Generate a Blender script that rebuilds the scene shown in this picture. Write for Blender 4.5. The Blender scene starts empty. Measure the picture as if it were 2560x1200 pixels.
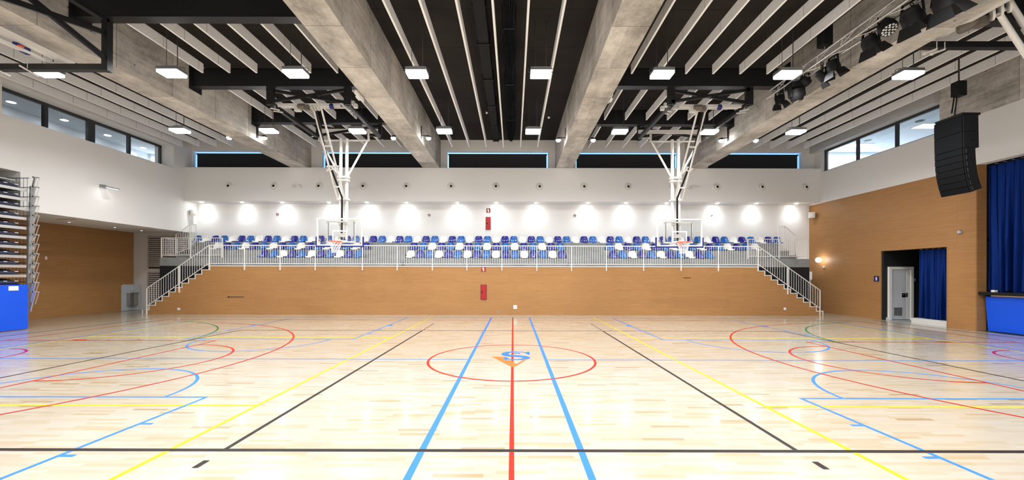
import bpy, math, random
from mathutils import Vector, Matrix
random.seed(7)
V = Vector
PI = math.pi
COL = bpy.context.scene.collection
# ------------------------------------------------------------------ survey: where a sighted point of the photograph stands
F, CX, CY, H, TH = 985.0, 1283.0, 689.4, 1.81, 0.0022
CT, ST = math.cos(TH), math.sin(TH)
def ray(px, py):
    u, v = px - CX, CY - py
    return u * CT - v * ST, u * ST + v * CT
def at_d(px, py, d):
    x, z = ray(px, py); return V((x * d / F, d, H + z * d / F))
def at_x(px, py, X):
    x, z = ray(px, py); return at_d(px, py, X * F / x)
def at_z(px, py, Z=0.0):
    x, z = ray(px, py); return at_d(px, py, F * (Z - H) / z)
def X_at(px, d): return (px - CX) * d / F
def Z_at(px, py, d): return at_d(px, py, d).z
# ------------------------------------------------------------------ mesh builder
class MB:
    def __init__(s): s.v, s.f = [], []
    def add(s, vs, fs):
        b = len(s.v); s.v += [V(p) for p in vs]; s.f += [tuple(b + i for i in q) for q in fs]; return s
    def box(s, x0, x1, y0, y1, z0, z1):
        return s.add([(x0,y0,z0),(x1,y0,z0),(x1,y1,z0),(x0,y1,z0),(x0,y0,z1),(x1,y0,z1),(x1,y1,z1),(x0,y1,z1)],
                     [(0,3,2,1),(4,5,6,7),(0,1,5,4),(1,2,6,5),(2,3,7,6),(3,0,4,7)])
    def obox(s, c, ax, ay, az):
        c, ax, ay, az = V(c), V(ax), V(ay), V(az)
        vs = [c + sx*ax + sy*ay + sz*az for sz in (-1,1) for sx, sy in ((-1,-1),(1,-1),(1,1),(-1,1))]
        return s.add(vs, [(0,3,2,1),(4,5,6,7),(0,1,5,4),(1,2,6,5),(2,3,7,6),(3,0,4,7)])
    def rim(s, x0, x1, z0, z1, y0, y1, w):
        return s.box(x0, x1, y0, y1, z1-w, z1).box(x0, x1, y0, y1, z0, z0+w).box(x0, x0+w, y0, y1, z0+w, z1-w).box(x1-w, x1, y0, y1, z0+w, z1-w)
    def cbox(s, c, sx, sy, sz):
        x, y, z = c; return s.box(x-sx/2, x+sx/2, y-sy/2, y+sy/2, z-sz/2, z+sz/2)
    def bar(s, p, q, w, h, up=(0,0,1)):
        p, q = V(p), V(q); d = (q - p).normalized(); up = V(up)
        if abs(d.dot(up)) > .97: up = V((0,1,0))
        a = d.cross(up).normalized(); b = a.cross(d).normalized()
        return s.obox((p + q) / 2, a * w / 2, d * (q - p).length / 2, b * h / 2)
    def tube(s, p, q, r, n=8, r2=None):
        p, q = V(p), V(q); d = (q - p).normalized(); up = V((0,0,1)) if abs(d.z) < .95 else V((1,0,0))
        a = d.cross(up).normalized(); b = a.cross(d); r2 = r if r2 is None else r2
        vs = [p + r*(math.cos(t)*a + math.sin(t)*b) for t in [2*PI*i/n for i in range(n)]] + \
             [q + r2*(math.cos(t)*a + math.sin(t)*b) for t in [2*PI*i/n for i in range(n)]]
        return s.add(vs, [(i, (i+1) % n, n + (i+1) % n, n + i) for i in range(n)] + [tuple(range(n-1,-1,-1)), tuple(range(n, 2*n))])
    def path(s, pts, r, n=6):
        for a, b in zip(pts, pts[1:]): s.tube(a, b, r, n)
        return s
    def lathe(s, prof, o, axis=(0,0,1), n=20, cap=True):
        o, d = V(o), V(axis).normalized(); up = V((0,0,1)) if abs(d.z) < .95 else V((1,0,0))
        a = d.cross(up).normalized(); b = a.cross(d); m = len(prof); vs = []
        for r, t in prof:
            vs += [o + d*t + r*(math.cos(w)*a + math.sin(w)*b) for w in [2*PI*i/n for i in range(n)]]
        fs = [(j*n+i, j*n+(i+1) % n, (j+1)*n+(i+1) % n, (j+1)*n+i) for j in range(m-1) for i in range(n)]
        if cap: fs += [tuple(range(n-1,-1,-1)), tuple(range((m-1)*n, m*n))]
        return s.add(vs, fs)
    def torus(s, c, axis, R, r, n=28, k=8):
        c, d = V(c), V(axis).normalized(); up = V((0,0,1)) if abs(d.z) < .95 else V((1,0,0))
        a = d.cross(up).normalized(); b = a.cross(d); vs = []
        for i in range(n):
            e = math.cos(2*PI*i/n)*a + math.sin(2*PI*i/n)*b
            vs += [c + e*(R + r*math.cos(2*PI*j/k)) + d*r*math.sin(2*PI*j/k) for j in range(k)]
        return s.add(vs, [(i*k+j, i*k+(j+1) % k, ((i+1) % n)*k+(j+1) % k, ((i+1) % n)*k+j) for i in range(n) for j in range(k)])
    def prism(s, pts, ex):
        n = len(pts); pts = [V(p) for p in pts]; ex = V(ex)
        return s.add(pts + [p + ex for p in pts], [tuple(range(n)), tuple(range(2*n-1, n-1, -1))] + [(i, n+i, n+(i+1) % n, (i+1) % n) for i in range(n)])
    def grid(s, rows, closed=False):
        m, n = len(rows), len(rows[0])
        return s.add([p for r in rows for p in r], [(j*n+i, j*n+(i+1) % n, (j+1)*n+(i+1) % n, (j+1)*n+i) for j in range(m-1) for i in range(n if closed else n-1)])
    def build(s, name, mat, parent=None, smooth=False, bevel=0):
        o0 = parent_loc(parent)
        me = bpy.data.meshes.new(name); me.from_pydata([tuple(p - o0) for p in s.v], [], s.f)
        import bmesh
        bm = bmesh.new(); bm.from_mesh(me); bmesh.ops.recalc_face_normals(bm, faces=bm.faces); bm.to_mesh(me); bm.free()
        me.materials.append(mat)
        if smooth:
            for p in me.polygons: p.use_smooth = True
            me.set_sharp_from_angle(angle=math.radians(40))
        o = bpy.data.objects.new(name, me); COL.objects.link(o)
        if parent is not None: o.parent = parent
        if bevel:
            b = o.modifiers.new('bevel', 'BEVEL'); b.width = bevel; b.segments = 2; b.limit_method = 'ANGLE'
        return o
def parent_loc(p):
    l = V((0,0,0))
    while p is not None: l = l + p.location; p = p.parent
    return l
def thing(name, loc, label, cat, group=None):
    o = bpy.data.objects.new(name, None); COL.objects.link(o); o.location = loc; o.empty_display_size = .1
    return tag(o, label, cat, group)
def tag(o, label, cat, group=None):
    o['label'] = label; o['category'] = cat
    if group: o['group'] = group
    return o
def struct(name, mb, mat, smooth=False):
    o = mb.build(name, mat, None, smooth); o['kind'] = 'structure'; return o
ORD = ['zeroth','first','second','third','fourth','fifth','sixth','seventh','eighth','ninth','tenth','eleventh','twelfth','thirteenth','fourteenth','fifteenth','sixteenth','seventeenth','eighteenth','nineteenth']
TENS = {2:'twenty',3:'thirty',4:'forty',5:'fifty',6:'sixty'}
def ordn(i):
    if i < 20: return ORD[i]
    return TENS[i//10] + '-' + ORD[i % 10] if i % 10 else TENS[i//10][:-1] + 'ieth'
# ------------------------------------------------------------------ materials
def mat(name, col, rough=.5, metal=0, spec=.5, emis=None, es=0, sheen=0, coat=0):
    m = bpy.data.materials.new(name); m.use_nodes = True; b = m.node_tree.nodes['Principled BSDF']
    b.inputs['Base Color'].default_value = (*col, 1); b.inputs['Roughness'].default_value = rough
    b.inputs['Metallic'].default_value = metal; b.inputs['Specular IOR Level'].default_value = spec
    if sheen: b.inputs['Sheen Weight'].default_value = sheen
    if coat: b.inputs['Coat Weight'].default_value = coat; b.inputs['Coat Roughness'].default_value = .08
    if emis: b.inputs['Emission Color'].default_value = (*emis, 1); b.inputs['Emission Strength'].default_value = es
    return m
class NT:
    def __init__(s, m): s.t = m.node_tree; s.b = s.t.nodes['Principled BSDF']
    def n(s, ty, **kw):
        x = s.t.nodes.new(ty)
        for k, v in kw.items(): setattr(x, k, v)
        return x
    def l(s, a, b): s.t.links.new(a, b)
    def math(s, op, a, b=None, c=None):
        x = s.n('ShaderNodeMath', operation=op)
        for i, q in enumerate((a, b, c)):
            if q is None: continue
            if isinstance(q, (int, float)): x.inputs[i].default_value = q
            else: s.l(q, x.inputs[i])
        return x.outputs[0]
    def pos(s):
        g = s.n('ShaderNodeNewGeometry'); p = s.n('ShaderNodeSeparateXYZ'); s.l(g.outputs['Position'], p.inputs[0]); return p.outputs
    def vec(s, x, y, z):
        c = s.n('ShaderNodeCombineXYZ')
        for i, q in enumerate((x, y, z)):
            if isinstance(q, (int, float)): c.inputs[i].default_value = q
            else: s.l(q, c.inputs[i])
        return c.outputs[0]
    def noise(s, vec, scale, detail=3, rough=.55):
        x = s.n('ShaderNodeTexNoise'); x.inputs['Scale'].default_value = scale; x.inputs['Detail'].default_value = detail; x.inputs['Roughness'].default_value = rough
        s.l(vec, x.inputs['Vector']); return x.outputs['Fac']
    def white(s, vec):
        x = s.n('ShaderNodeTexWhiteNoise'); s.l(vec, x.inputs['Vector']); return x.outputs['Value']
    def ramp(s, fac, stops):
        x = s.n('ShaderNodeValToRGB'); e = x.color_ramp.elements
        while len(e) < len(stops): e.new(.5)
        for k, (p, c) in zip(e, stops): k.position = p; k.color = (*c, 1)
        s.l(fac, x.inputs[0]); return x.outputs[0]
    def mix(s, fac, a, b, mode='MIX'):
        x = s.n('ShaderNodeMix', data_type='RGBA', blend_type=mode)
        for i, q in ((0, fac), (6, a), (7, b)):
            if isinstance(q, (int, float)): x.inputs[i].default_value = q
            elif isinstance(q, tuple): x.inputs[i].default_value = (*q, 1)
            else: s.l(q, x.inputs[i])
        return x.outputs[2]
    def color(s, c): s.l(c, s.b.inputs['Base Color'])
    def bump(s, h, strength=.2, dist=.01):
        x = s.n('ShaderNodeBump'); x.inputs['Strength'].default_value = strength; x.inputs['Distance'].default_value = dist
        s.l(h, x.inputs['Height']); s.l(x.outputs[0], s.b.inputs['Normal'])

M = {}
def wood_material(name, light, dark):
    m = mat(name, light, .45, spec=.3); t = NT(m); x, y, z = t.pos()[:3]
    h = t.math('ADD', x, y)
    row = t.math('FLOOR', t.math('DIVIDE', z, .372))
    off = t.math('MULTIPLY', t.white(t.vec(row, 3.3, 0)), 2.4)
    hh = t.math('DIVIDE', t.math('ADD', h, off), 2.43); colm = t.math('FLOOR', hh)
    rnd = t.white(t.vec(row, colm, 1.7))
    grain = t.noise(t.vec(t.math('MULTIPLY', h, .9), t.math('MULTIPLY', z, 42), rnd), 1.6, 6, .72)
    broad = t.noise(t.vec(h, t.math('MULTIPLY', z, 2), 0), .35, 2)
    fac = t.math('ADD', t.math('MULTIPLY', grain, .85), t.math('ADD', t.math('MULTIPLY', rnd, .04), t.math('MULTIPLY', broad, .16)))
    c = t.ramp(fac, [(.30, dark), (.58, tuple((a+b)/2 for a, b in zip(light, dark))), (.82, light)])
    fz = t.math('FRACT', t.math('DIVIDE', z, .372)); fh = t.math('FRACT', hh)
    seam = t.math('MAXIMUM', t.math('LESS_THAN', fz, .012), t.math('MULTIPLY', t.math('LESS_THAN', fh, .0024), .8))
    seam = t.math('MULTIPLY', seam, t.math('GREATER_THAN', t.noise(t.vec(h, row, 0), 1.1, 1), .47))
    t.color(t.mix(t.math('MULTIPLY', seam, .55), c, (.07, .035, .012)))
    return m
M['wood'] = wood_material('wood_panelling', (.51, .27, .104), (.29, .138, .048))
def floor_material():
    m = mat('maple_strip_floor', (.8, .66, .5), .22, spec=.5, coat=.25); t = NT(m); x, y, z = t.pos()[:3]
    row = t.math('FLOOR', t.math('DIVIDE', y, .062))
    off = t.math('MULTIPLY', t.white(t.vec(row, .5, 0)), 3.0)
    q = t.math('DIVIDE', t.math('ADD', x, off), .46); colm = t.math('FLOOR', q)
    rnd = t.white(t.vec(row, colm, .3)); rn2 = t.white(t.vec(colm, row, 8.1))
    c = t.ramp(rnd, [(0, (.418, .374, .308)), (.35, (.411, .359, .284)), (.62, (.402, .344, .259)), (.86, (.387, .318, .224)), (.965, (.38, .292, .18)), (.997, (.30, .21, .115))])
    grain = t.noise(t.vec(t.math('MULTIPLY', x, 2.2), t.math('MULTIPLY', y, 60), rn2), 1.3, 4, .6)
    c = t.mix(t.math('MULTIPLY', t.math('SUBTRACT', grain, .42), .45), c, (.30, .215, .125))
    blot = t.noise(t.vec(t.math('MULTIPLY', x, .8), t.math('MULTIPLY', y, 6), 2), .9, 3)
    c = t.mix(t.math('MULTIPLY', t.math('MAXIMUM', t.math('SUBTRACT', blot, .58), 0), 1.5), c, (.335, .245, .145))
    fy = t.math('FRACT', t.math('DIVIDE', y, .062)); fx = t.math('FRACT', q)
    seam = t.math('MAXIMUM', t.math('LESS_THAN', fy, .02), t.math('LESS_THAN', fx, .004))
    t.color(t.mix(t.math('MULTIPLY', seam, .25), c, (.35, .22, .10)))
    t.l(t.math('ADD', t.math('MULTIPLY', rn2, .06), .17), t.b.inputs['Roughness'])
    return m
M['floor'] = floor_material()
def concrete_material(name, a, b, pitch):
    m = mat(name, a, .85, spec=.25); t = NT(m); x, y, z = t.pos()[:3]
    pv = t.vec(x, y, z)
    n1 = t.noise(pv, .9, 6, .7); n2 = t.noise(t.vec(x, t.math('MULTIPLY', y, .35), t.math('MULTIPLY', z, 3)), 2.4, 5, .65); n3 = t.noise(pv, 14, 3, .6)
    pan = t.white(t.vec(t.math('FLOOR', t.math('DIVIDE', y, pitch)), t.math('FLOOR', t.math('MULTIPLY', x, .4)), 1))
    fac = t.math('ADD', t.math('MULTIPLY', n1, .5), t.math('ADD', t.math('MULTIPLY', n2, .32), t.math('ADD', t.math('MULTIPLY', pan, .10), t.math('MULTIPLY', n3, .12))))
    c = t.ramp(fac, [(.40, b), (.53, tuple((p+q)/2 for p, q in zip(a, b))), (.66, a)])
    fr = t.math('FRACT', t.math('DIVIDE', y, pitch))
    seam = t.math('LESS_THAN', fr, .009)
    c = t.mix(t.math('MULTIPLY', seam, .6), c, (.06, .05, .045))
    vor = t.n('ShaderNodeTexVoronoi'); vor.inputs['Scale'].default_value = 1.9; t.l(pv, vor.inputs['Vector'])
    pit = t.math('LESS_THAN', vor.outputs['Distance'], .045)
    t.color(t.mix(t.math('MULTIPLY', pit, .8), c, (.04, .035, .03)))
    t.bump(n3, .25, .01)
    return m
M['concrete'] = concrete_material('board_marked_concrete', (.80, .755, .69), (.31, .287, .255), 1.72)
M['tierconc'] = concrete_material('grey_tier_concrete', (.34, .35, .345), (.22, .225, .22), 3.1)
M['white'] = mat('white_plaster', (.80, .785, .765), .8, spec=.2)
M['greywall'] = mat('light_grey_plaster', (.62, .585, .555), .8, spec=.2)
M['reveal'] = mat('grey_window_reveal', (.55, .55, .55), .7, spec=.2)
M['blackwall'] = mat('black_cladding', (.012, .013, .015), .6, spec=.3)
M['ceil'] = mat('dark_ceiling_board', (.022, .018, .016), .8, spec=.2)
t = NT(M['ceil']); _x, _y, _z = t.pos()[:3]
t.color(t.mix(t.math('MAXIMUM', t.math('LESS_THAN', t.math('FRACT', t.math('DIVIDE', _y, 1.72)), .012), t.math('LESS_THAN', t.math('FRACT', t.math('DIVIDE', _x, 1.2)), .01)),
              t.ramp(t.noise(t.vec(_x, _y, 0), .7, 3), [(.3, (.016, .013, .012)), (.7, (.030, .025, .022))]), (.006, .006, .006)))
M['steel'] = mat('black_painted_steel', (.012, .012, .0135), .42, spec=.4)
M['whitemetal'] = mat('white_painted_metal', (.80, .78, .74), .35, spec=.5)
M['creammetal'] = mat('cream_painted_metal', (.76, .74, .70), .4, spec=.5)
M['greymetal'] = mat('grey_metal', (.36, .37, .38), .4, metal=.7)
M['alu'] = mat('aluminium', (.72, .71, .70), .32, metal=.85)
M['chrome'] = mat('chrome', (.8, .8, .8), .12, metal=1)
M['rod'] = mat('dark_hanging_rod', (.05, .05, .05), .5)
M['baffle'] = mat('white_felt_baffle', (.66, .64, .61), .9, spec=.15)
t = NT(M['baffle']); _x, _y, _z = t.pos()[:3]
t.color(t.mix(t.math('LESS_THAN', t.math('FRACT', t.math('DIVIDE', t.math('ADD', _y, t.math('MULTIPLY', _x, .37)), 1.2)), .016),
              t.ramp(t.noise(t.vec(_x, _y, _z), 30, 2), [(.3, (.84, .825, .82)), (.7, (.92, .905, .90))]), (.50, .49, .485)))
M['baffleedge'] = mat('white_baffle_trim', (.93, .92, .91), .5)
M['diffuser'] = mat('lamp_diffuser', (1, 1, 1), .5, emis=(1, .985, .96), es=14)
M['diffside'] = mat('lamp_diffuser_side', (1, 1, 1), .5, emis=(1, .985, .96), es=3)
M['spotglow'] = mat('spot_lens', (1, 1, 1), .5, emis=(1, .99, .97), es=60)
M['globeglow'] = mat('globe_glass', (1, 1, 1), .5, emis=(1, 1, 1), es=9)
M['floodglow'] = mat('floodlight_lens', (1, 1, 1), .5, emis=(1, 1, 1), es=4.5)
M['downglow'] = mat('downlight_lens', (1, 1, 1), .5, emis=(1, 1, 1), es=1.5)
M['officeglow'] = mat('office_lamp', (1, 1, 1), .5, emis=(1, 1, 1), es=36)
M['panelglow'] = mat('panel_lamp', (1, 1, 1), .5, emis=(1, 1, 1), es=3)
M['daywindow'] = mat('daylit_pane', (.8, .9, 1), .5, emis=(.92, .97, 1), es=2.2)
M['skyglow'] = mat('blue_daylight_pane', (.2, .5, .9), .5, emis=(.16, .45, 1), es=2.2)
M['office'] = mat('office_paint', (.72, .76, .80), .8)
M['blind'] = mat('dark_roller_blind', (.012, .012, .014), .7)
M['frame'] = mat('dark_grey_frame', (.035, .036, .038), .4)
M['blackplastic'] = mat('black_plastic', (.008, .008, .009), .6, spec=.25)
M['blackgrille'] = mat('black_speaker_grille', (.003, .0035, .0045), .7, spec=.15)
M['darkgrey'] = mat('dark_grey_casing', (.012, .012, .013), .75, spec=.2)
M['royal'] = mat('royal_blue_plastic', (.006, .014, .25), .16, spec=.6, coat=.3)
M['midblue'] = mat('mid_blue_plastic', (.008, .125, .44), .16, spec=.6, coat=.3)
M['whiteplastic'] = mat('white_plastic', (.84, .83, .81), .22, spec=.5)
M['padblue'] = mat('navy_pad', (.008, .02, .17), .5)
M['kickblue'] = mat('bright_blue_vinyl', (.003, .088, .74), .45, spec=.4)
M['velvet'] = mat('blue_velvet', (.001, .020, .15), .42, metal=.72, spec=.3)
M['velvet'].node_tree.nodes['Principled BSDF'].inputs['Sheen Tint'].default_value = (.05, .2, .9, 1)
M['darkvelvet'] = mat('black_drape', (.009, .010, .014), .8, spec=.15)
M['orange'] = mat('orange_rim', (.75, .10, .02), .4)
M['net'] = mat('white_net_cord', (.85, .85, .85), .8)
M['redmetal'] = mat('red_metal', (.36, .008, .010), .4)
M['darkred'] = mat('dark_red_metal', (.21, .006, .008), .45)
M['signblue'] = mat('navy_sign', (.008, .014, .10), .5)
M['signwhite'] = mat('white_sign', (.85, .85, .85), .5)
M['navyseat'] = mat('navy_upholstery', (.010, .013, .038), .7)
M['stainless'] = mat('stainless_steel', (.45, .44, .42), .28, metal=.9)
M['laminate'] = mat('grey_laminate', (.50, .52, .55), .35)
M['doorgrey'] = mat('pale_grey_door', (.55, .57, .60), .5)
M['greyfloor'] = mat('grey_vinyl', (.30, .31, .31), .4)
M['curb'] = mat('white_step', (.62, .61, .58), .6)
M['motor'] = mat('brown_grey_motor', (.16, .135, .115), .5)
M['slat'] = mat('beige_louvre', (.46, .415, .385), .7)
def paint(name, c): return mat(name + '_floor_paint', c, .42, spec=.12)
P_ = {'red': paint('red', (.36, .013, .002)), 'blue': paint('blue', (.028, .155, .47)), 'yellow': paint('yellow', (.47, .395, .006)), 'black': paint('black', (.018, .012, .012)),
      'green': paint('green', (.02, .12, .035)), 'red_blue_reflection': paint('red_blue_reflection', (.30, .008, .09)), 'orange': paint('orange', (.52, .125, .022)), 'logoblue': paint('logo_blue', (.018, .13, .46))}  # no-charge arcs: red paint with the blue panel's reflection mixed into the colour
def glass_material(name, gloss=.06, tint=(1,1,1)):
    m = bpy.data.materials.new(name); m.use_nodes = True; nt = m.node_tree; nt.nodes.remove(nt.nodes['Principled BSDF'])
    out = nt.nodes['Material Output']; a = nt.nodes.new('ShaderNodeBsdfTransparent'); b = nt.nodes.new('ShaderNodeBsdfGlossy'); x = nt.nodes.new('ShaderNodeMixShader')
    a.inputs[0].default_value = (*tint, 1); b.inputs['Roughness'].default_value = .03; x.inputs[0].default_value = gloss
    nt.links.new(a.outputs[0], x.inputs[1]); nt.links.new(b.outputs[0], x.inputs[2]); nt.links.new(x.outputs[0], out.inputs[0]); return m
M['glass'] = glass_material('window_glass', .06, (.93, .955, .97)); M['clear'] = glass_material('backboard_glass', .05, (.96, .97, .97))

# ------------------------------------------------------------------ the hall: main planes
XL, XR, YB, YS, YF, YN = -16.57, 15.5, 20.64, 19.87, 18.2, -3.0
XN = -19.5                      # wood wall of the niche on the left
ZC = 8.8                        # ceiling
SILL, HEAD = 7.03, 8.12
struct('floor', MB().box(-20.2, 15.56, YN-.3, 21.0, -.2, 0), M['floor'])
struct('ceiling', MB().box(-18.2, 16.6, YN-.3, 21.0, ZC, ZC+.2), M['ceil'])
# left side
wl = MB()
wl.box(XL-.93, XL, 13.24, YB, 3.98, SILL).box(XL-.93, XL, YN, 13.24, 5.26, SILL)
wl.box(XL-.93, XL, YN, YB, HEAD, ZC).box(XL-.93, XL, YN, 12.76, SILL, HEAD).box(XL-.93, XL, 19.22, YB, SILL, HEAD)
struct('wall_left', wl, M['white'])
struct('wall_left_panelling', MB().box(XN-.2, XN, 13.24, 20.5, 0, 3.98), M['wood'])
struct('ceiling_left', MB().box(XN-.2, XL-.93, 13.24, 20.5, 3.98, 4.2), M['white'])
struct('wall_recess_end', MB().box(XN-.5, XL-.93, 13.24, 13.44, 3.98, 5.5), M['white'])
struct('wall_recess_back', MB().box(XN-.5, XN-.3, YN, 13.24, 0, 5.5), M['wood'])
struct('ceiling_recess', MB().box(XN-.5, XL-.9, YN, 13.24, 5.26, 5.46), M['white'])
struct('wall_niche_end', MB().box(XN-.2, XL, 20.24, 20.64, 0, 4.0), M['greywall'])
# back side
struct('wall_back', MB().box(XL, XR, YB, YB+.25, 0, 7.2), M['white'])
struct('wall_soffit', MB().box(XL, XR, YS, YB, 5.56, 7.25), M['white'])
BL = [(-16.5, -11.25), (-9.84, -4.66), (-3.42, 1.78), (3.22, 8.45), (10.02, 14.82)]
ub = MB(); xs = XL
for a, b in BL:
    ub.box(xs, a, 20.3, 20.64, 7.25, 8.2); xs = b
ub.box(xs, XR, 20.3, 20.64, 7.25, 8.2).box(XL, XR, 20.3, 20.64, 8.2, ZC)
struct('wall_back_upper', ub, M['white'])
for i, (a, b) in enumerate(BL):
    w = MB().box(a, b, 20.60, 20.63, 7.25, 8.2); o = struct('window_%d' % (i+1), w, M['skyglow'])
    nm = ['leftmost of the five dark roller blinds on the back wall', 'second from the left of the dark roller blinds on the back wall', 'middle one of the five dark roller blinds on the back wall',
          'fourth from the left of the dark roller blinds on the back wall', 'rightmost of the five dark roller blinds on the back wall'][i]
    r = thing('roller_blind', (a/2+b/2, 20.5, 7.26), nm, 'blind', 'dark roller blinds along the back wall')
    MB().box(a+.055, b-.055, 20.49, 20.50, 7.262, 8.12).build('blind_cloth', M['blind'], r)
    MB().box(a+.055, b-.055, 20.47, 20.52, 7.26, 7.285).build('bottom_bar', M['frame'], r)
    MB().tube((a+.03, 20.50, 8.11), (b-.03, 20.50, 8.11), .04, 10).build('roller', M['blind'], r, True)
# right side
wr = MB()
wr.box(XR, XR+.3, YN, 13.2, 5.56, 7.22).box(XR, XR+.3, 13.2, 14.3, 5.5, 7.22).box(XR, XR+.3, 14.3, YB, 5.5, 7.05).box(XR, XR+.3, 19.75, YB, 7.05, 8.12)
struct('wall_right', wr, M['white'])
struct('wall_right_header', MB().box(XR-.25, XR+.3, 14.3, YB, HEAD, ZC), M['reveal'])
struct('wall_right_panelling', MB().box(XR, XR+.3, 13.2, 14.08, 0, 5.5).box(XR, XR+.3, 16.6, YB, 0, 5.5).box(XR, XR+.3, 14.08, 16.6, 2.88, 5.5), M['wood'])
struct('trim_1', MB().box(XR-.012, XR+.012, 13.185, 13.215, 0, 5.5).box(XR-.012, XR+.05, 14.055, 14.081, 0, 2.879).box(XR-.012, XR+.025, 16.599, 16.625, 0, 2.879).box(XR-.012, XR+.05, 14.055, 16.625, 2.879, 2.905), M['wood'])
struct('wall_right_pier', MB().box(XR-.04, XR+.3, YN, 14.3, 7.22, ZC), M['concrete'])
struct('wall_near', MB().box(-20.2, 17, YN-.25, YN, 0, ZC), M['white'])
# stage recess behind the right wall (curtained)
struct('wall_stage_back', MB().box(17.6, 17.8, YN, 13.2, 1.2, 6.2), M['blackwall'])
struct('wall_stage_end', MB().box(15.84, 17.8, 13.2, 13.32, 3.1, 6.2), M['blackwall'])
struct('wall_stage_near', MB().box(XR, 17.8, YN-.2, YN, 0, 6.2), M['blackwall'])
struct('ceiling_stage', MB().box(XR+.3, 17.8, YN, 13.2, 6.0, 6.2), M['blackwall'])
struct('floor_stage', MB().box(15.8, 17.8, YN, 13.18, 1.0, 1.2), M['blackwall'])
# alcove with the white door
struct('floor_alcove', MB().box(15.56, 18.6, 13.2, 16.5, -.2, 0.0), M['greyfloor'])
struct('wall_alcove', MB().box(XR+.03, XR+.3, 16.5, 16.598, 0, 2.878).box(XR+.3, 18.6, 16.5, 16.598, 0, 3.05), M['blackwall'])
struct('wall_alcove_end', MB().box(18.4, 18.6, 13.2, 16.5, 0, 3.1), M['blackwall'])
struct('wall_alcove_near', MB().box(15.8, 18.6, 13.2, 13.32, 0, 3.1), M['blackwall'])
struct('ceiling_alcove', MB().box(15.8, 18.6, 13.2, 16.62, 3.0, 3.1), M['blackwall'])
# concrete beams
BEAMS = [-10.83, -4.165, 2.56, 9.25]
for cx in BEAMS:
    struct('concrete_beam', MB().box(cx-.415, cx+.415, YN, 20.32, 7.26, ZC), M['concrete'])
# steel cross beams in the two hoist bays
def cross_beam(x0, x1, y):
    m = MB(); m.box(x0, x1, y, y+.26, 7.93, 7.955).box(x0, x1, y+.0, y+.02, 7.95, 8.5).box(x0, x1, y, y+.26, 8.48, 8.5).box(x0, x1, y+.24, y+.26, 7.95, 8.5)
    m.box(x0, x0+.02, y-.12, y+.38, 7.8, 8.65).box(x1-.02, x1, y-.12, y+.38, 7.8, 8.65)
    struct('steel_beam', m, M['steel'])
LB, RB = (-10.41, -4.585), (2.98, 8.83)
for y in (9.33, 12.75, 15.77): cross_beam(LB[0], LB[1], y)
for y in (12.68, 15.88): cross_beam(RB[0], RB[1], y)
cross_beam(9.67, XR-.26, 9.4)

# ------------------------------------------------------------------ grandstand
ZW, T1, T2, T3 = 2.25, 2.65, 3.07, 3.47
Y1, Y2, Y3 = 18.95, 19.5, 20.05
RIS = .2055
def stair_profile():
    L = [(-16.82 + .3045*k) for k in range(10)]                      # riser positions on the left flight
    R = [(11.32 + .2985*k) for k in range(1, 11)][::-1]              # and on the right flight, from the outer end
    pts = [(-16.94, 0), (-16.94, RIS)]
    for k in range(9): pts += [(L[k], RIS*(k+1)), (L[k], RIS*(k+2))]
    pts += [(-14.05, RIS*10)]
    pts += [(-14.05, 2.235), (11.32, 2.235)]
    for k, x in enumerate(reversed(R)):
        pts += [(R[::-1][k-1] if k else 11.32, RIS*(10-k)), (x, RIS*(10-k))]
    pts += [(R[0], 0)]
    return pts
PROF = stair_profile()
struct('wall_front_panelling', MB().prism([(x, YF, z) for x, z in PROF], (0, .08, 0)), M['wood'])
tr = MB()
for a, b in zip(PROF, PROF[1:]):
    if abs(a[0]-b[0]) > 1e-4: tr.box(min(a[0], b[0])-.016, max(a[0], b[0])+.016, YF-.015, YF+.055, a[1]-.016, a[1]+.016)
    elif abs(a[1]-b[1]) > 1e-4 and max(a[1], b[1]) > RIS*.5:
        lo, hi = sorted((a[1], b[1])); tr.box(a[0]-.0155, a[0]+.0155, YF-.014, YF+.054, lo+.016 if lo > .01 else 0, hi-.016)
struct('trim_2', tr, M['whitemetal'])
for side in (0, 1):
    for k in range(10):
        if side == 0: x0, x1 = (-16.94 if k == 0 else -16.82 + .3045*(k-1)), (-14.05 if k == 9 else -16.82 + .3045*k)
        else: x0, x1 = 11.32 + .2985*(9-k), 11.32 + .2985*(10-k)
        struct('stair_step', MB().box(x0, x1, YF+.08, Y1, 0, RIS*(k+1)-.012), M['blackwall'])
struct('walkway_slab', MB().box(-14.05, 11.32, YF+.08, Y1, 2.0, ZW), M['tierconc'])
struct('wall_under_stand', MB().box(-17.0, -14.05, Y1, Y1+.15, 0, ZW).box(11.32, 14.24, Y1, Y1+.15, 0, ZW), M['blackwall'])
struct('concrete_tier', MB().box(-17.0, 14.24, Y1, YB, ZW, T1), M['tierconc'])
struct('concrete_tier', MB().box(-16.05, 13.65, Y2, YB, T1, T2), M['tierconc'])
struct('concrete_tier', MB().box(-16.2, 13.55, Y3, YB, T2, T3), M['tierconc'])
def aisle(x0, x1, xs):
    for z0, z1, y in ((ZW, (ZW+T1)/2, Y1), (T1, (T1+T2)/2, Y2), (T2, (T2+T3)/2, Y3)):
        struct('stair_step', MB().box(x0, x1, y-.26, y, z0, z1), M['tierconc'])
aisle(X_at(920, 19.2), X_at(1012, 19.2), 0); aisle(X_at(1418, 19.2), X_at(1518, 19.2), 0)
for x0, x1 in ((-16.72, -16.05), (13.65, 14.1)):
    struct('stair_step', MB().box(x0, x1, 19.6, YB, T1, T1+.21), M['tierconc'])
for x0, x1 in ((-16.4, -16.05), (13.65, 13.9)):
    struct('stair_step', MB().box(x0, x1, 19.9, YB, T1+.21, T2+.0), M['tierconc'])
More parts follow.
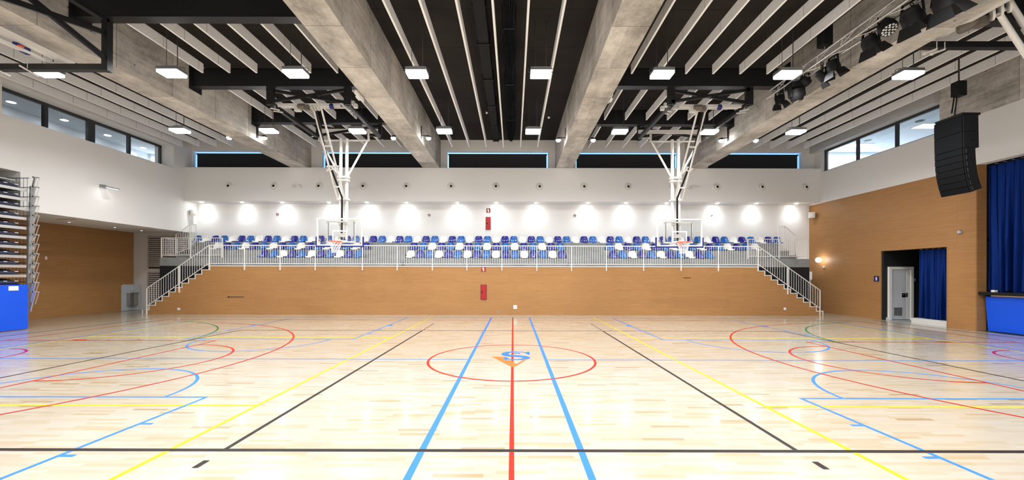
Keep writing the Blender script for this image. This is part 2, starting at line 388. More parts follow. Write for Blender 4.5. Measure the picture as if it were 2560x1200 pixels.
# moulded seats
def seat_mesh(name, m):
    prof = [(.0,.012,.150),(.004,.045,.172),(.03,.062,.188),(.11,.056,.200),(.21,.046,.205),(.285,.055,.205),(.325,.085,.203),(.345,.14,.200),(.358,.21,.196),(.37,.28,.186),(.378,.335,.168),(.384,.372,.138),(.388,.392,.09)]
    rows = []
    for i, (y, z, hw) in enumerate(prof):
        r = []
        for j in range(11):
            tt = -1 + 2*j/10; pan = i < 6
            r.append(V((tt*hw, y - (0 if pan else .055*tt**2), z + (.022*tt**4 if pan else 0))))
        rows.append(r)
    mb = MB().grid(rows)
    me = bpy.data.meshes.new(name); me.from_pydata([tuple(p) for p in mb.v], [], mb.f); me.materials.append(m)
    import bmesh
    bm = bmesh.new(); bm.from_mesh(me); bmesh.ops.recalc_face_normals(bm, faces=bm.faces)
    bmesh.ops.solidify(bm, geom=bm.faces[:], thickness=.018); bmesh.ops.recalc_face_normals(bm, faces=bm.faces)
    bm.to_mesh(me); bm.free()
    for p in me.polygons: p.use_smooth = True
    me.set_sharp_from_angle(angle=math.radians(50))
    return me
SEAT = {'W': ('white', seat_mesh('white_seat', M['whiteplastic'])), 'D': ('royal blue', seat_mesh('royal_seat', M['royal'])), 'L': ('lighter blue', seat_mesh('light_seat', M['midblue']))}
first_seat = None
def seat_row(x0, x1, n, order, Y, Z, rowname, block, grp):
    for i in range(n):
        k = order[i % 3]; px = x0 + (x1-x0)*i/(n-1)
        if i == 0 and False: pass
        o = bpy.data.objects.new('stadium_seat', SEAT[k][1]); COL.objects.link(o)
        o.location = (X_at(px, Y+.36), Y-.012, Z)
        tag(o, '%s plastic seat, %s from left%s%s' % (SEAT[k][0], ordn(i+1), rowname, block), 'seat', grp)
seat_row(664, 898.7, 11, 'DLW', Y1, T1, ', front row,', ' left block of the stand', 'seats in the front row of the stand')
seat_row(1028, 1404.5, 17, 'WDL', Y1, T1, ', front row,', ' middle block of the stand', 'seats in the front row of the stand')
seat_row(1532, 1769, 11, 'DLW', Y1, T1, ', front row,', ' right block of the stand', 'seats in the front row of the stand')
seat_row(547.5, 916, 17, 'WDL', Y2, T2, ', second row,', ' left block of the stand', 'seats in the second row of the stand')
seat_row(1036, 1400, 17, 'DLW', Y2, T2, ', second row,', ' middle block of the stand', 'seats in the second row of the stand')
seat_row(1522.7, 1885, 17, 'LWD', Y2, T2, ', second row,', ' right block of the stand', 'seats in the second row of the stand')
seat_row(497.5, 1940, 67, 'LWD', Y3, T3, ' in the unbroken top row', ' of the stand', 'seats in the top row of the stand')

# ------------------------------------------------------------------ railings
def baluster_set(root, ps, limit, r=.0078):
    """ps: list of (bottom, top); the LIMIT nearest the middle become parts, the rest one part"""
    idx = sorted(range(len(ps)), key=lambda i: abs(i - len(ps)/2)); keep = set(idx[:limit]); rest = MB()
    for i, (a, b) in enumerate(ps):
        if i in keep: MB().tube(a, b, r, 6).build('baluster', M['whitemetal'], root)
        else: rest.tube(a, b, r, 6)
    if rest.v: o = rest.build('baluster_run', M['whitemetal'], root); o['kind'] = 'stuff'
YRL = YF - .035
ZT, ZBt = 3.185, 2.345
xp = [X_at(p, YRL) for p in (523, 611, 700, 788, 906, 993, 1081, 1167, 1254.7, 1342, 1429, 1516, 1609, 1702.7, 1796, 1895.5)]
r = thing('guard_railing', (xp[7], YRL, 2.04), 'long white guard railing along the top of the wood panelled stand front', 'railing')
MB().box(xp[0], xp[-1], YRL-.02, YRL+.02, ZT-.018, ZT+.018).build('top_rail', M['whitemetal'], r)
MB().box(xp[0], xp[-1], YRL-.015, YRL+.015, ZBt-.014, ZBt+.014).build('bottom_rail', M['whitemetal'], r)
bs = []
for i, x in enumerate(xp):
    MB().box(x-.019, x+.019, YRL-.014, YRL+.034, 2.04, ZT-.018).build('post', M['whitemetal'], r)
    if i < len(xp)-1:
        n = round((xp[i+1]-x)/.1085)
        bs += [((x+(xp[i+1]-x)*k/n, YRL, ZBt+.014), (x+(xp[i+1]-x)*k/n, YRL, ZT-.018)) for k in range(1, n)]
baluster_set(r, bs, 100)
def stair_rail(top, topb, bot, botb, foot, mid, midfoot, label):
    A, B, C, D = (at_d(*p, YRL) for p in (top, bot, topb, botb))     # rail ends: upper rail A->B, lower rail C->D
    r = thing('stair_railing', (B.x, YRL, 0), label, 'railing')
    MB().bar(A, B, .035, .03).build('handrail', M['whitemetal'], r); MB().bar(C, D, .03, .026).build('bottom_rail', M['whitemetal'], r)
    MB().box(B.x-.018, B.x+.018, YRL-.014, YRL+.016, 0, B.z).build('post', M['whitemetal'], r)
    f = lambda p, q, x: p.z + (q.z-p.z)*(x-p.x)/(q.x-p.x)
    xm = X_at(mid, YRL); MB().box(xm-.017, xm+.017, YRL-.013, YRL+.034, Z_at(mid, midfoot, YRL), f(A, B, xm)).build('post', M['whitemetal'], r)
    n = round(abs(B.x-A.x)/.1085)
    baluster_set(r, [((A.x+(B.x-A.x)*k/n, YRL, f(C, D, A.x+(B.x-A.x)*k/n)), (A.x+(B.x-A.x)*k/n, YRL, f(A, B, A.x+(B.x-A.x)*k/n))) for k in range(1, n)], 100)
stair_rail((522.5, 613.7), (521, 659), (367, 721.5), (366.5, 766), 787, 447.5, 732, 'sloping white stair railing at the left end of the stand')
stair_rail((1896, 616), (1896, 661), (2050, 725.7), (2048.5, 770), 792, 1970, 736, 'sloping white stair railing at the right end of the stand')
def landing_rail(x0, x1, posts, side, xside, label):
    y = Y1 + .03; zt, zb = 3.60, 2.77
    r = thing('landing_railing', ((x0+x1)/2, y, T1), label, 'railing')
    MB().box(x0, x1, y-.016, y+.016, zt-.014, zt+.014).build('top_rail', M['whitemetal'], r)
    MB().box(x0, x1, y-.013, y+.013, zb-.012, zb+.012).build('bottom_rail', M['whitemetal'], r)
    for p in posts: MB().box(p-.02, p+.02, y-.02, y+.02, T1, zt).build('post', M['whitemetal'], r)
    n = round((x1-x0)/.108); ps = [((x0+(x1-x0)*k/n, y, zb), (x0+(x1-x0)*k/n, y, zt)) for k in range(n+1)]
    m = MB().box(xside-.016, xside+.016, y, 19.85, zt-.014, zt+.014).box(xside-.013, xside+.013, y, 19.85, zb-.012, zb+.012); m.build('side_rail', M['whitemetal'], r)
    MB().box(xside-.02, xside+.02, 19.83, 19.87, T1, zt).build('post', M['whitemetal'], r)
    ps += [((xside, y+.11*k, zb), (xside, y+.11*k, zt)) for k in range(1, 8)]
    baluster_set(r, ps, 100)
landing_rail(-16.94, X_at(555.5, 18.98), (-16.94, X_at(476.5, 18.98), X_at(555.5, 18.98)), -1, -16.94, 'low white railing on the concrete landing at the left stair head')
landing_rail(X_at(1869.5, 18.98), 14.17, (X_at(1869.5, 18.98), X_at(1947.5, 18.98), 14.17), 1, 14.17, 'low white railing on the concrete landing at the right stair head')
def upper_rail(pts, foots, label):
    d = 19.75; A = [at_d(x, y, d) for x, y in pts]; Bf = [at_d(x, y, d) for (x, _), y in zip(pts, foots)]
    r = thing('step_railing', (A[1].x, d, T1), label, 'railing')
    m = MB()
    for a, b in zip(A, A[1:]): m.bar(a, b, .03, .03)
    m.build('handrail', M['whitemetal'], r)
    ps = []
    for i, (a, b) in enumerate(zip(A, Bf)):
        MB().box(a.x-.018, a.x+.018, d-.018, d+.018, b.z, a.z).build('post', M['whitemetal'], r)
        if i < len(A)-1:
            n = max(2, round(abs(A[i+1].x-a.x)/.11))
            ps += [(b.lerp(Bf[i+1], k/n) + V((0,0,.06)), a.lerp(A[i+1], k/n)) for k in range(1, n)]
    m = MB()
    for a, b in zip(Bf, Bf[1:]): m.bar(a+V((0,0,.06)), b+V((0,0,.06)), .026, .024)
    m.build('bottom_rail', M['whitemetal'], r)
    baluster_set(r, ps, 100, .007)
upper_rail([(440, 586), (475, 561.5), (490, 561.5)], [637, 622, 603], 'white railing rising beside the small steps left of the top seats')
upper_rail([(1946, 567.5), (1961, 565), (1990, 589)], [605, 622, 640], 'white railing rising beside the small steps right of the top seats')

# ------------------------------------------------------------------ painted court lines
NMK = [0]
def marking(mb, c):
    NMK[0] += 1; mb.v = [p + V((0, 0, NMK[0]*2e-6)) for p in mb.v]
    o = mb.build('floor_marking', P_[c]); o['kind'] = 'structure'; return o
LAYER = {'yellow': .0010, 'blue': .0014, 'green': .0018, 'red': .0022, 'red_blue_reflection': .0022, 'black': .0026, 'orange': .0030, 'logoblue': .0034}
def rect(c, x0, x1, y0, y1):
    z = LAYER[c]; marking(MB().add([(x0,y0,z),(x1,y0,z),(x1,y1,z),(x0,y1,z)], [(0,1,2,3)]), c)
def yline(c, X, y0, y1, w=.05): rect(c, X-w/2, X+w/2, y0, y1)
def xline(c, Y, x0, x1, w=.05): rect(c, x0, x1, Y-w/2, Y+w/2)
def arc(c, cx, cy, R, a0, a1, w=.05):
    n = max(12, int(abs(a1-a0)*14)); z = LAYER[c]
    rows = [[V((cx+q*math.cos(a), cy+q*math.sin(a), z)) for q in (R-w/2, R+w/2)] for a in [math.radians(a0+(a1-a0)*i/n) for i in range(n+1)]]
    marking(MB().grid(rows), c)
    return
MID = 8.52
yline('red', -.012, .6, 16.5); rect('green', -.037, .013, 16.5, 17.1)
yline('blue', -.94, .6, 17.05, .07); yline('blue', .707, .6, 17.05, .07)
yline('yellow', -3.55, .6, 17.6, .055); yline('yellow', 3.51, .6, 17.3, .055)
for X in (-2.985, 2.945):
    yline('black', X, 4.075, 12.96)
    for k in range(5): rect('black', X-.025, X+.025, 13.2+k*.37, 13.38+k*.37)
    rect('black', X-.03, X+.03, 3.695, 3.845)
xline('black', 4.075, -9.0, 8.9, .06); xline('black', 12.96, -9.02, 8.95)
yline('black', -8.98, 4.075, 12.96); yline('black', 8.88, 4.075, 12.96)
xline('blue', 8.51, -13.9, -.98); xline('blue', 8.49, .745, 13.9)
arc('red', -.03, 8.54, 1.775, 0, 360)
for cx, x0, x1 in ((-6.93, -9.31, -4.54), (6.66, 9.05, 4.27)):
    s = 1 if x0 < x1 else -1
    yline('blue', x1, 11.2, 17.0); yline('blue', x0, 11.2, 17.0); xline('blue', 11.2, min(x0, x1)-.025, max(x0, x1)+.025)
    yline('blue', x1, .6, 5.84); yline('blue', x0, .6, 5.84); xline('blue', 5.84, min(x0, x1)-.025, max(x0, x1)+.025)
    arc('blue', cx, 11.12, 1.76, 180, 360); arc('blue', cx, 5.84, 1.76, 0, 180)
    for d, w in ((12.25, .05), (13.1, .05), (14.3, .3)):
        for xx, q in ((x1, s), (x0, -s)):
            e = xx + q*.16; rect('blue', min(xx, e), max(xx, e), d-w/2, d+w/2)
            rect('blue', min(xx, e), max(xx, e), 17.04-d-w/2, 17.04-d+w/2)
xline('yellow', 11.5, -12.45, -3.55, .09); xline('yellow', 5.47, -12.45, -3.55, .055); yline('yellow', -12.42, 5.47, 15.9, .06)
xline('yellow', 11.5, 3.51, 12.2, .09); xline('yellow', 5.47, 3.51, 12.2, .055); yline('yellow', 12.2, 5.47, 15.9, .06)
yline('blue', -12.68, 3, 16.4); yline('blue', 12.52, 3, 16.4); xline('blue', 16.9, -12.7, 12.5, .03)
for s, bx, R in ((1, -12.17, 6.5), (-1, 12.28, 6.65)):
    a = 82 if s > 0 else 98
    if s > 0: arc('red', bx, 8.49, R, -78, 83)
    else: arc('red', bx, 8.49, R, 97, 258)
    if s > 0: arc('red', -8.17, 8.47, 1.76, -90, 90)
    else: arc('red', 8.07, 8.47, 1.74, 90, 270)
    fx = -8.19 if s > 0 else 8.1; ex = -13.97 if s > 0 else 13.9
    yline('red', fx, 6.1, 10.87); xline('red', 10.87, min(fx, ex), max(fx, ex)); xline('red', 6.1, min(fx, ex), max(fx, ex))
    yline('red', ex, 1.0, 16.0)
    for q in (.35, 1.2, 2.05): rect('red', fx-s*(1.0+q)-.03, fx-s*(1.0+q)+.03, 10.87, 10.99)
    rect('red', fx-s*3.85-.2, fx-s*3.85+.2, 10.85, 10.99)
    (arc('red_blue_reflection', -12.31, 8.49, 1.15, -90, 90) if s > 0 else arc('red_blue_reflection', 12.25, 8.52, 1.18, 90, 270))
    if s > 0: arc('green', -14.58, 10.05, 5.64, 5, 78)
    else: arc('green', 14.48, 10.1, 5.6, 102, 175)
    yline('black', -14.95 if s > 0 else 14.9, 2, 16.3, .04)
xline('red', 16.0, -14, 13.9, .03)
# emblem in the centre circle: a serif S over an orange chevron
def emblem():
    def fp(px, py, z): p = at_z(1000+px/4.571, 780+py/4.571); return V((p.x, p.y, z))
    z = LAYER['orange']
    m = MB()
    m.add([fp(*p, z) for p in ((1048, 513), (1190, 513), (1192, 548), (1262, 553), (1330, 596), (1322, 622), (1286, 631))], [tuple(range(7))])
    m.add([fp(*p, z+.0001) for p in ((1322, 622), (1330, 594), (1415, 545), (1452, 540))], [(0,1,2,3)])
    marking(m, 'orange')
    z = LAYER['logoblue']; m = MB()
    # spine of the letter: centre points (image survey) with half widths
    sp = [(1452,468,2),(1400,458,3),(1330,455,5),(1262,457,8),(1215,466,13),(1195,480,14),(1215,493,15),(1270,500,15),(1340,504,15),(1410,510,15),(1448,520,14),(1440,532,12),(1395,541,8),(1330,545,5),(1270,543,3),(1215,532,2)]
    pts = [fp(a, b, z) for a, b, _ in sp]; rows = []
    for i, p in enumerate(pts):
        q = (pts[min(i+1, len(pts)-1)] - pts[max(i-1, 0)]).normalized(); nn = V((-q.y, q.x, 0))
        w = .011 + sp[i][2]*.0052
        rows.append([p - nn*w, p + nn*w])
    m.grid(rows)
    m.add([fp(*p, z+.0002) for p in ((1425, 468), (1460, 455), (1480, 456), (1483, 489), (1468, 489))], [tuple(range(5))])
    m.add([fp(*p, z+.0002) for p in ((1190, 515), (1206, 515), (1250, 535), (1215, 548), (1190, 549))], [tuple(range(5))])
    for x0, x1 in ((1303, 1328), (1346, 1373)): m.add([fp(*p, z+.0001) for p in ((x0, 468), (x1, 468), (x1, 479), (x0, 479))], [(0,1,2,3)])
    m.add([fp(*p, z) for p in ((1328, 466), (1346, 466), (1346, 470), (1328, 470))], [(0,1,2,3)])
    marking(m, 'logoblue')
emblem()

# ------------------------------------------------------------------ ceiling: baffles, lamps, duct, drape
BZ, BH = 8.03, .285
def baffle(X, y0, y1, label, grp):
    r = thing('hanging_baffle', (X, y0, BZ), label, 'acoustic panel', grp)
    MB().box(X-.022, X+.022, y0, y1, BZ+.012, BZ+BH).build('panel', M['baffle'], r)
    MB().box(X-.026, X+.026, y0, y1, BZ, BZ+.014).build('edge_strip', M['baffleedge'], r)
    n = max(2, round((y1-y0)/2.4))
    for k in range(n): MB().tube((X, y0+(k+.5)*(y1-y0)/n, BZ+BH), (X, y0+(k+.5)*(y1-y0)/n, ZC), .004, 4).build('suspension_wire', M['rod'], r)
PL = lambda i, n: 'leftmost' if i == 0 else 'rightmost' if i == n-1 else ordn(i+1) + ' from the left'
for bay, c, n, x0, segs, pitch in (('far left', 0, 6, -16.05, [(-1.0, 19.08, '')], .83), ('left', 0, 6, -9.57, [(9.75, 12.13, 'near'), (13.12, 15.68, 'middle'), (16.12, 19.08, 'far')], .83),
                           ('middle', 0, 6, -2.96, [(-1.0, 19.08, '')], .825), ('right', 0, 6, 3.63, [(-1.0, 12.13, 'near'), (13.12, 15.72, 'middle'), (16.2, 19.15, 'far')], .834),
                           ('far right', 0, 5, 10.85, [(9.75, 19.2, '')], .83)):
    for y0, y1, seg in segs:
        for i in range(n):
            if bay == 'far left' and i == 5: continue
            X = x0 + pitch*i
            lab = '%s white hanging baffle%s in the %s ceiling bay' % (PL(i, n), (' of the %s set' % seg) if seg else '', bay)
            if bay == 'far left': lab = '%s white hanging baffle out from the left wall, above the left clerestory windows' % ordn(i+1)
            if bay == 'far right': lab = '%s white hanging baffle out from the right wall, above the right clerestory windows' % ordn(n-i)
            baffle(X, y0, y1, lab, 'white baffles in the %s ceiling bay' % bay)
LAMP_W = 62
LX = [-12.75, -9.35, -5.96, -2.64, .74, 4.06, 7.49, 10.79]
LYS = [(10.78, 'near'), (15.06, 'far'), (6.5, ''), (2.2, ''), (-1.6, '')]
WHERE = ['leftmost', 'second from the left', 'third from the left', 'fourth from the left', 'fifth from the left', 'sixth from the left', 'seventh from the left', 'rightmost']
for y, row in LYS:
    for i, x in enumerate(LX):
        z = 7.34
        lab = '%s glowing rectangular high bay lamp in the %s row' % (WHERE[i], row) if row else 'glowing rectangular high bay lamp hanging over the near part of the court'
        r = thing('high_bay_lamp', (x, y, z), lab, 'lamp', 'glowing high bay lamps in the %s row' % row if row else 'high bay lamps over the near court')
        MB().box(x-.28, x+.28, y-.18, y+.18, z+.02, z+.10).box(x-.2, x+.2, y-.08, y+.08, z+.10, z+.16).build('housing', M['greymetal'], r)
        MB().box(x-.275, x+.275, y-.175, y+.175, z-.055, z+.02).build('diffuser_body', M['diffside'], r)
        MB().box(x-.265, x+.265, y-.165, y+.165, z-.062, z-.056).build('lens', M['diffuser'], r)
        al = bpy.data.lights.new('lamp_beam', 'AREA'); al.shape = 'RECTANGLE'; al.size = .5; al.size_y = .3; al.energy = LAMP_W; al.spread = math.radians(155); al.color = (.955, .98, 1)
        ao = bpy.data.objects.new('lamp_beam', al); COL.objects.link(ao); ao.parent = r; ao.location = (0, 0, -.07)
        for s in (-1, 1):
            MB().tube((x+s*.15, y, z+.1), (x+s*.15, y, ZC), .011 if s > 0 else .006, 6).build('hanger_rod', M['rod'], r)
            MB().path([(x+s*.27, y, z+.05), (x+s*.32, y, z+.04), (x+s*.355, y, z+.09), (x+s*.33, y, z+.14), (x+s*.26, y, z+.15), (x+s*.2, y, z+.17)], .007, 5).build('cable_loop', M['rod'], r)
# small round lamps bracketed off the sides of the concrete beams
for i, (px, d, s, cx) in enumerate(((563, 16.0, -1, -10.83), (655, 16.0, 1, -10.83), (980, 16.0, -1, -4.165), (1070, 16.0, 1, -4.165), (1391, 16.2, -1, 2.56), (1481, 16.2, 1, 2.56), (1802, 16.2, -1, 9.25), (1893, 16.2, 1, 9.25))):
    xs_ = cx + s*.415; x = xs_ + s*.3; z = 7.37
    r = thing('beam_spot_lamp', (xs_, d, z), 'small round lit lamp bracketed off the %s side of the %s concrete beam' % ('left' if s < 0 else 'right', ['leftmost', 'second', 'third', 'rightmost'][i//2]), 'lamp', 'small round lamps on the concrete beams')
    MB().bar((xs_, d, z+.12), (x, d, z+.12), .04, .03).box(min(xs_, xs_+s*.02), max(xs_, xs_+s*.02), d-.06, d+.06, z, z+.5).build('bracket', M['frame'], r)
    MB().lathe([(.06, .05), (.10, .0), (.10, -.03)], (x, d, z+.06), n=16).build('housing', M['frame'], r, True)
    MB().lathe([(.005, -.085), (.05, -.075), (.085, -.04), (.095, 0)], (x, d, z+.03), n=16).build('lens', M['spotglow'], r, True)
# duct and folded drape
r = thing('ventilation_duct', (-.86, 12, 8.4), 'dark square ventilation duct running along the middle ceiling bay', 'duct')
for k in range(9):
    y0 = 1.0 + k*2.03; MB().box(-1.0, -.7, y0, y0+2.0, 8.36, 8.66).build('duct_section', M['darkgrey'], r); 
    if k: MB().box(-1.03, -.67, y0-.05, y0+.02, 8.33, 8.69).build('joint_flange', M['blackplastic'], r)
for k in range(5):
    for x in (-1.02, -.7): MB().box(x, x+.02, 2+k*3.8, 2.05+k*3.8, 8.36, ZC).build('hanger_strap', M['blackplastic'], r)
r = thing('divider_curtain', (-.12, 12, 8.0), 'black pleated divider curtain gathered up under the ceiling near the centre line', 'curtain')
rows = []
for k in range(90):
    y = 1.2 + k*17.4/89; ph = (y - 1.2) % 2.95 / 2.95; sag = .13*math.sin(PI*ph)**2; wd = .125 + .05*math.sin(PI*ph)**2 + .012*math.sin(k*1.9)
    row = []
    for j in range(57):
        a = -.15*PI + 1.3*PI*j/56; f = 1 + .13*math.sin(j*1.75 + .9*math.sin(y*1.1)) + .05*math.sin(j*3.1+y*2)
        row.append(V((-.12 - math.cos(a)*wd*f, y, 8.35 - math.sin(a)*(.22+sag)*f + .03)))
    rows.append(row)
MB().grid(rows).build('pleated_cloth', M['darkvelvet'], r, True)
for k in range(6):
    y = 1.2 + k*2.95; MB().box(-.30, .06, y-.02, y+.02, 8.10, 8.125).box(-.30, -.28, y-.02, y+.02, 8.1, ZC).box(.04, .06, y-.02, y+.02, 8.1, ZC).build('tie_strap', M['blackplastic'], r)
for px, py, lab in ((1217, 280, 'small white ceiling detector left of the folded black curtain'), (1372, 292, 'small white ceiling detector right of the folded black curtain')):
    p = at_d(px, py, 16.1)
    r = thing('ceiling_detector', (p.x, p.y, p.z), lab, 'detector')
    MB().lathe([(.045, 0), (.055, -.03), (.03, -.07)], (p.x, p.y, p.z), n=14).build('sensor_head', M['whiteplastic'], r, True)
    MB().tube((p.x, p.y, p.z), (p.x, p.y, ZC), .012).build('stem', M['rod'], r)
for px, py, cx, s, lab in ((899, 240, -4.58, -1, 'slim white fitting on the left side of the second concrete beam'), (1524, 245, 2.975, 1, 'slim white fitting on the right side of the third concrete beam')):
    p = at_x(px, py, cx + s*.03); r = thing('beam_fitting', tuple(p), lab, 'light fitting')
    MB().box(min(cx, cx+s*.07), max(cx, cx+s*.07), p.y-.3, p.y+.3, p.z-.05, p.z+.05).build('casing', M['whitemetal'], r, bevel=.012)
    MB().box(min(cx, cx+s*.11), max(cx, cx+s*.11), p.y-.12, p.y+.12, p.z-.09, p.z-.04).build('lamp_head', M['whiteplastic'], r, bevel=.01)

# ------------------------------------------------------------------ side-court basketball hoists
def support_frame(x0, x1, y0, y1, z, ztop, label):
    r = thing('hoist_support_frame', ((x0+x1)/2, y0, z), label, 'steel frame'); w = .12
    for x in (x0, x1):
        for y in (y0, y1): MB().box(x-.11 if y == y0 else x-w/2, x+.11 if y == y0 else x+w/2, y-w/2, y+w/2, z, ztop).build('post', M['steel'], r)
        MB().box(x-w/2, x+w/2, y0, y1+.12, z, z+w).build('runner', M['steel'], r)
    for y in (y0, y1):
        MB().bar((x0, y-.03, z+.1), (x1, y-.03, ztop-.06), .06, .09).build('brace', M['steel'], r)
        MB().bar((x0, y+.04, ztop-.06), (x1, y+.04, z+.1), .06, .09).build('brace', M['steel'], r)
    return r
support_frame(-7.94, -5.42, 12.88, 16.0, 7.37, 7.93, 'black X-braced steel frame holding the left basketball hoist')
support_frame(5.12, 7.66, 12.82, 16.1, 7.37, 7.93, 'black X-braced steel frame holding the right basketball hoist')
def hoist(fx, dy, cxp, motor_px, reel_px, label, boxes_px):
    """fx maps the sighted x of the left hoist to this one"""
    g = lambda x, y, d: at_d(fx(x), y+dy, d)
    W, Cm = M['whitemetal'], M['creammetal']
    c = g(849.5, 612, 15.6)
    r = thing('ceiling_basketball_hoop', (c.x, 15.6, 2.9), label, 'basketball hoop', 'ceiling hung basketball hoops')
    cx = c.x; zb, zt = 2.985, 4.075; hw = .90; y = 15.6
    # backboard
    pane = MB().box(cx-hw+.02, cx+hw-.02, y-.008, y+.008, zb+.02, zt-.02).build('backboard', M['clear'], r)
    MB().rim(cx-hw, cx+hw, zb, zt, y-.02, y+.03, .05).build('board_frame', W, r)
    MB().rim(cx-.295, cx+.295, zb+.16, zb+.61, y-.014, y-.009, .05).build('target_square', M['whiteplastic'], r)
    p = MB(); e = .055
    p.box(cx-hw-e, cx+hw+e, y-.035, y+.04, zb-e, zb+.005).box(cx-hw-e, cx-hw+.004, y-.035, y+.04, zb+.005, zb+.36).box(cx+hw-.004, cx+hw+e, y-.035, y+.04, zb+.005, zb+.36)
    p.build('edge_pad', M['padblue'], r, bevel=.02)
    s = MB(); yb = y+.14
    s.rim(cx-.58, cx+.56, zb+.13, zt-.09, yb-.03, yb+.03, .06)
    for qx in (-.55, .53):
        for qz in (zb+.16, zt-.12): s.box(cx+qx-.025, cx+qx+.025, y+.031, yb-.031, qz-.025, qz+.025)
    s.build('rear_frame', W, r)
    for qx in (-.5, .52): MB().box(cx+qx-.008, cx+qx+.008, yb-.045, yb-.031, zb+.2, zt-.16).build('cable_tube', M['frame'], r)
    tx = cx - .845 if fx(0) < fx(1) else cx - .845
    st = MB().box(tx, tx+.075, y-.016, y-.010, zb+.06, zb+.26).build('sticker', M['signwhite'], r)
    MB().box(tx+.01, tx+.065, y-.019, y-.016, zb+.19, zb+.245).build('sticker_print', M['frame'], st)
    MB().box(tx+.008, tx+.067, y-.019, y-.016, zb+.13, zb+.165).build('sticker_stripe', M['orange'], st)
    # rim and net
    rc = V((cx, y-.15-.225, 3.12))
    rim = MB().torus(rc, (0,0,1), .232, .016, 36, 8)
    rim.box(cx-.10, cx+.10, y-.16, y-.03, 3.085, 3.13).box(cx-.06, cx+.06, y-.035, y-.012, 2.98, 3.16)
    rim = rim.build('rim', M['orange'], r, True)
    nm = MB(); lv = [(.225, 3.105), (.205, 3.02), (.175, 2.93), (.15, 2.84), (.135, 2.75), (.145, 2.68)]; n = 12
    for k in range(len(lv)-1):
        for i in range(n):
            for s_ in (-.5, .5):
                a0 = 2*PI*(i + .5*(k % 2))/n; a1 = a0 + 2*PI*s_/n
                nm.tube(rc + V((lv[k][0]*math.cos(a0), lv[k][0]*math.sin(a0), lv[k][1]-rc.z)), rc + V((lv[k+1][0]*math.cos(a1), lv[k+1][0]*math.sin(a1), lv[k+1][1]-rc.z)), .0055, 5)
    nm.build('net', M['net'], r)
    # mast
    for xa, xb in ((852.3, 849.5), (867.4, 865.6)):
        A, B, C_ = g(xa, 347, 15.92), g(xa-.6, 497, 15.92), g(xb, 598, 15.88)
        MB().tube(A, B, .062, 14).build('mast_tube', W, r, True); MB().tube(B, C_, .06, 14).build('lower_mast_tube', W, r, True)
    for y0, h in ((443, .07), (451, .05), (498.5, .06)):
        A, B = g(846, y0, 15.9), g(872.5, y0, 15.9); MB().bar(A, B, .2, h).build('collar_plate', W, r)
    MB().bar(g(847, 556, 15.82), g(869, 556, 15.82), .12, .14).bar(g(847, 588, 15.82), g(869, 588, 15.82), .12, .14).build('mast_bracket', W, r)
    MB().tube(g(797.5, 351, 16.0), g(923, 351, 16.0), .036, 10).build('pivot_bar', Cm, r, True)
    for x in (798.5, 921.5): MB().bar(g(x, 333, 16.0), g(x, 353, 16.0), .07, .07).build('pivot_hanger', Cm, r)
    A, B = g(788, 327.5, 16.02), g(952, 327.5, 16.02); MB().bar(A, B, .1, .14).build('rear_beam', Cm, r)
    for xa, xb in ((802, 850), (918, 870)): MB().tube(g(xa, 353, 15.98), g(xb, 440, 15.92), .038, 10).build('stay_tube', W, r, True)
    # drive arms
    for (xa, ya), (xb, yb_) in (((783, 268), (843.5, 499)), ((802, 266), (861.5, 499))):
        A, B = g(xa, ya, 13.15), g(xb, yb_, 15.72); Mid = A.lerp(B, .6)
        MB().tube(A, Mid, .034, 10).build('drive_arm', Cm, r, True); MB().tube(Mid, B, .03, 10).build('lower_drive_arm', W, r, True)
    K = [g(783, 268, 13.15).lerp(g(843.5, 499, 15.72), .6), g(802, 266, 13.15).lerp(g(861.5, 499, 15.72), .6)]
    kn = MB().bar(K[0]-V((.08,0,0)), K[1]+V((.08,0,0)), .06, .05); kn.bar(K[0]+V((-.05,0,-.14)), K[1]+V((.05,0,-.08)), .05, .04); kn.tube(K[0]+V((-.05,-.03,-.18)), K[0]+V((.07,-.03,-.04)), .028, 8)
    kn.build('knuckle_plate', W, r)
    for t_ in (.38, .84): MB().bar(g(783, 268, 13.15).lerp(g(843.5, 499, 15.72), t_), g(802, 266, 13.15).lerp(g(861.5, 499, 15.72), t_), .06, .045).build('arm_tie', W, r)
    A = K[0].lerp(K[1], .3); MB().tube(A, g(849, 440, 15.85), .026, 8).build('inner_strut', W, r, True)
    pts = [g(790, 275, 13.1), g(817, 392, 14.55), g(855, 494, 15.7), g(854.5, 600, 15.78)]
    bl = MB()
    for a, b in zip(pts, pts[1:]): bl.bar(a, b, .07, .012, (0, 1, .2))
    bl.build('lift_belt', M['blackplastic'], r)
    # front bar, motor, pulleys
    A, B = g(695, 263, 13.05), g(851, 263, 13.05); MB().bar(A, B, .06, .1).build('front_beam', Cm, r)
    A, B = g(703, 268, 13.2), g(866, 269, 13.2); MB().bar(A, B, .06, .05).build('drive_shaft_beam', Cm, r)
    m = at_d(motor_px, 267+dy, 13.0)
    MB().lathe([(.075, -.14), (.095, -.12), (.1, .1), (.07, .14)], m, (1, -.35, -.15), 14).cbox(m+V((.16, 0, -.03)), .14, .14, .16).build('motor', M['motor'], r, True)
    MB().cbox(m+V((-.16, .05, -.06)), .2, .12, .14).build('gear_case', Cm, r)
    pu = MB()
    for k in range(3): pu.lathe([(.095, -.012), (.095, .012)], g(783+7*k, 270, 13.08), (1,0,0), 16)
    pu.build('cable_pulley', Cm, r)
    MB().lathe([(.075, -.05), (.09, -.03), (.09, .03), (.075, .05)], at_d(reel_px, 266+dy, 13.0), (1,0,0), 18).build('safety_reel', M['padblue'], r, True)
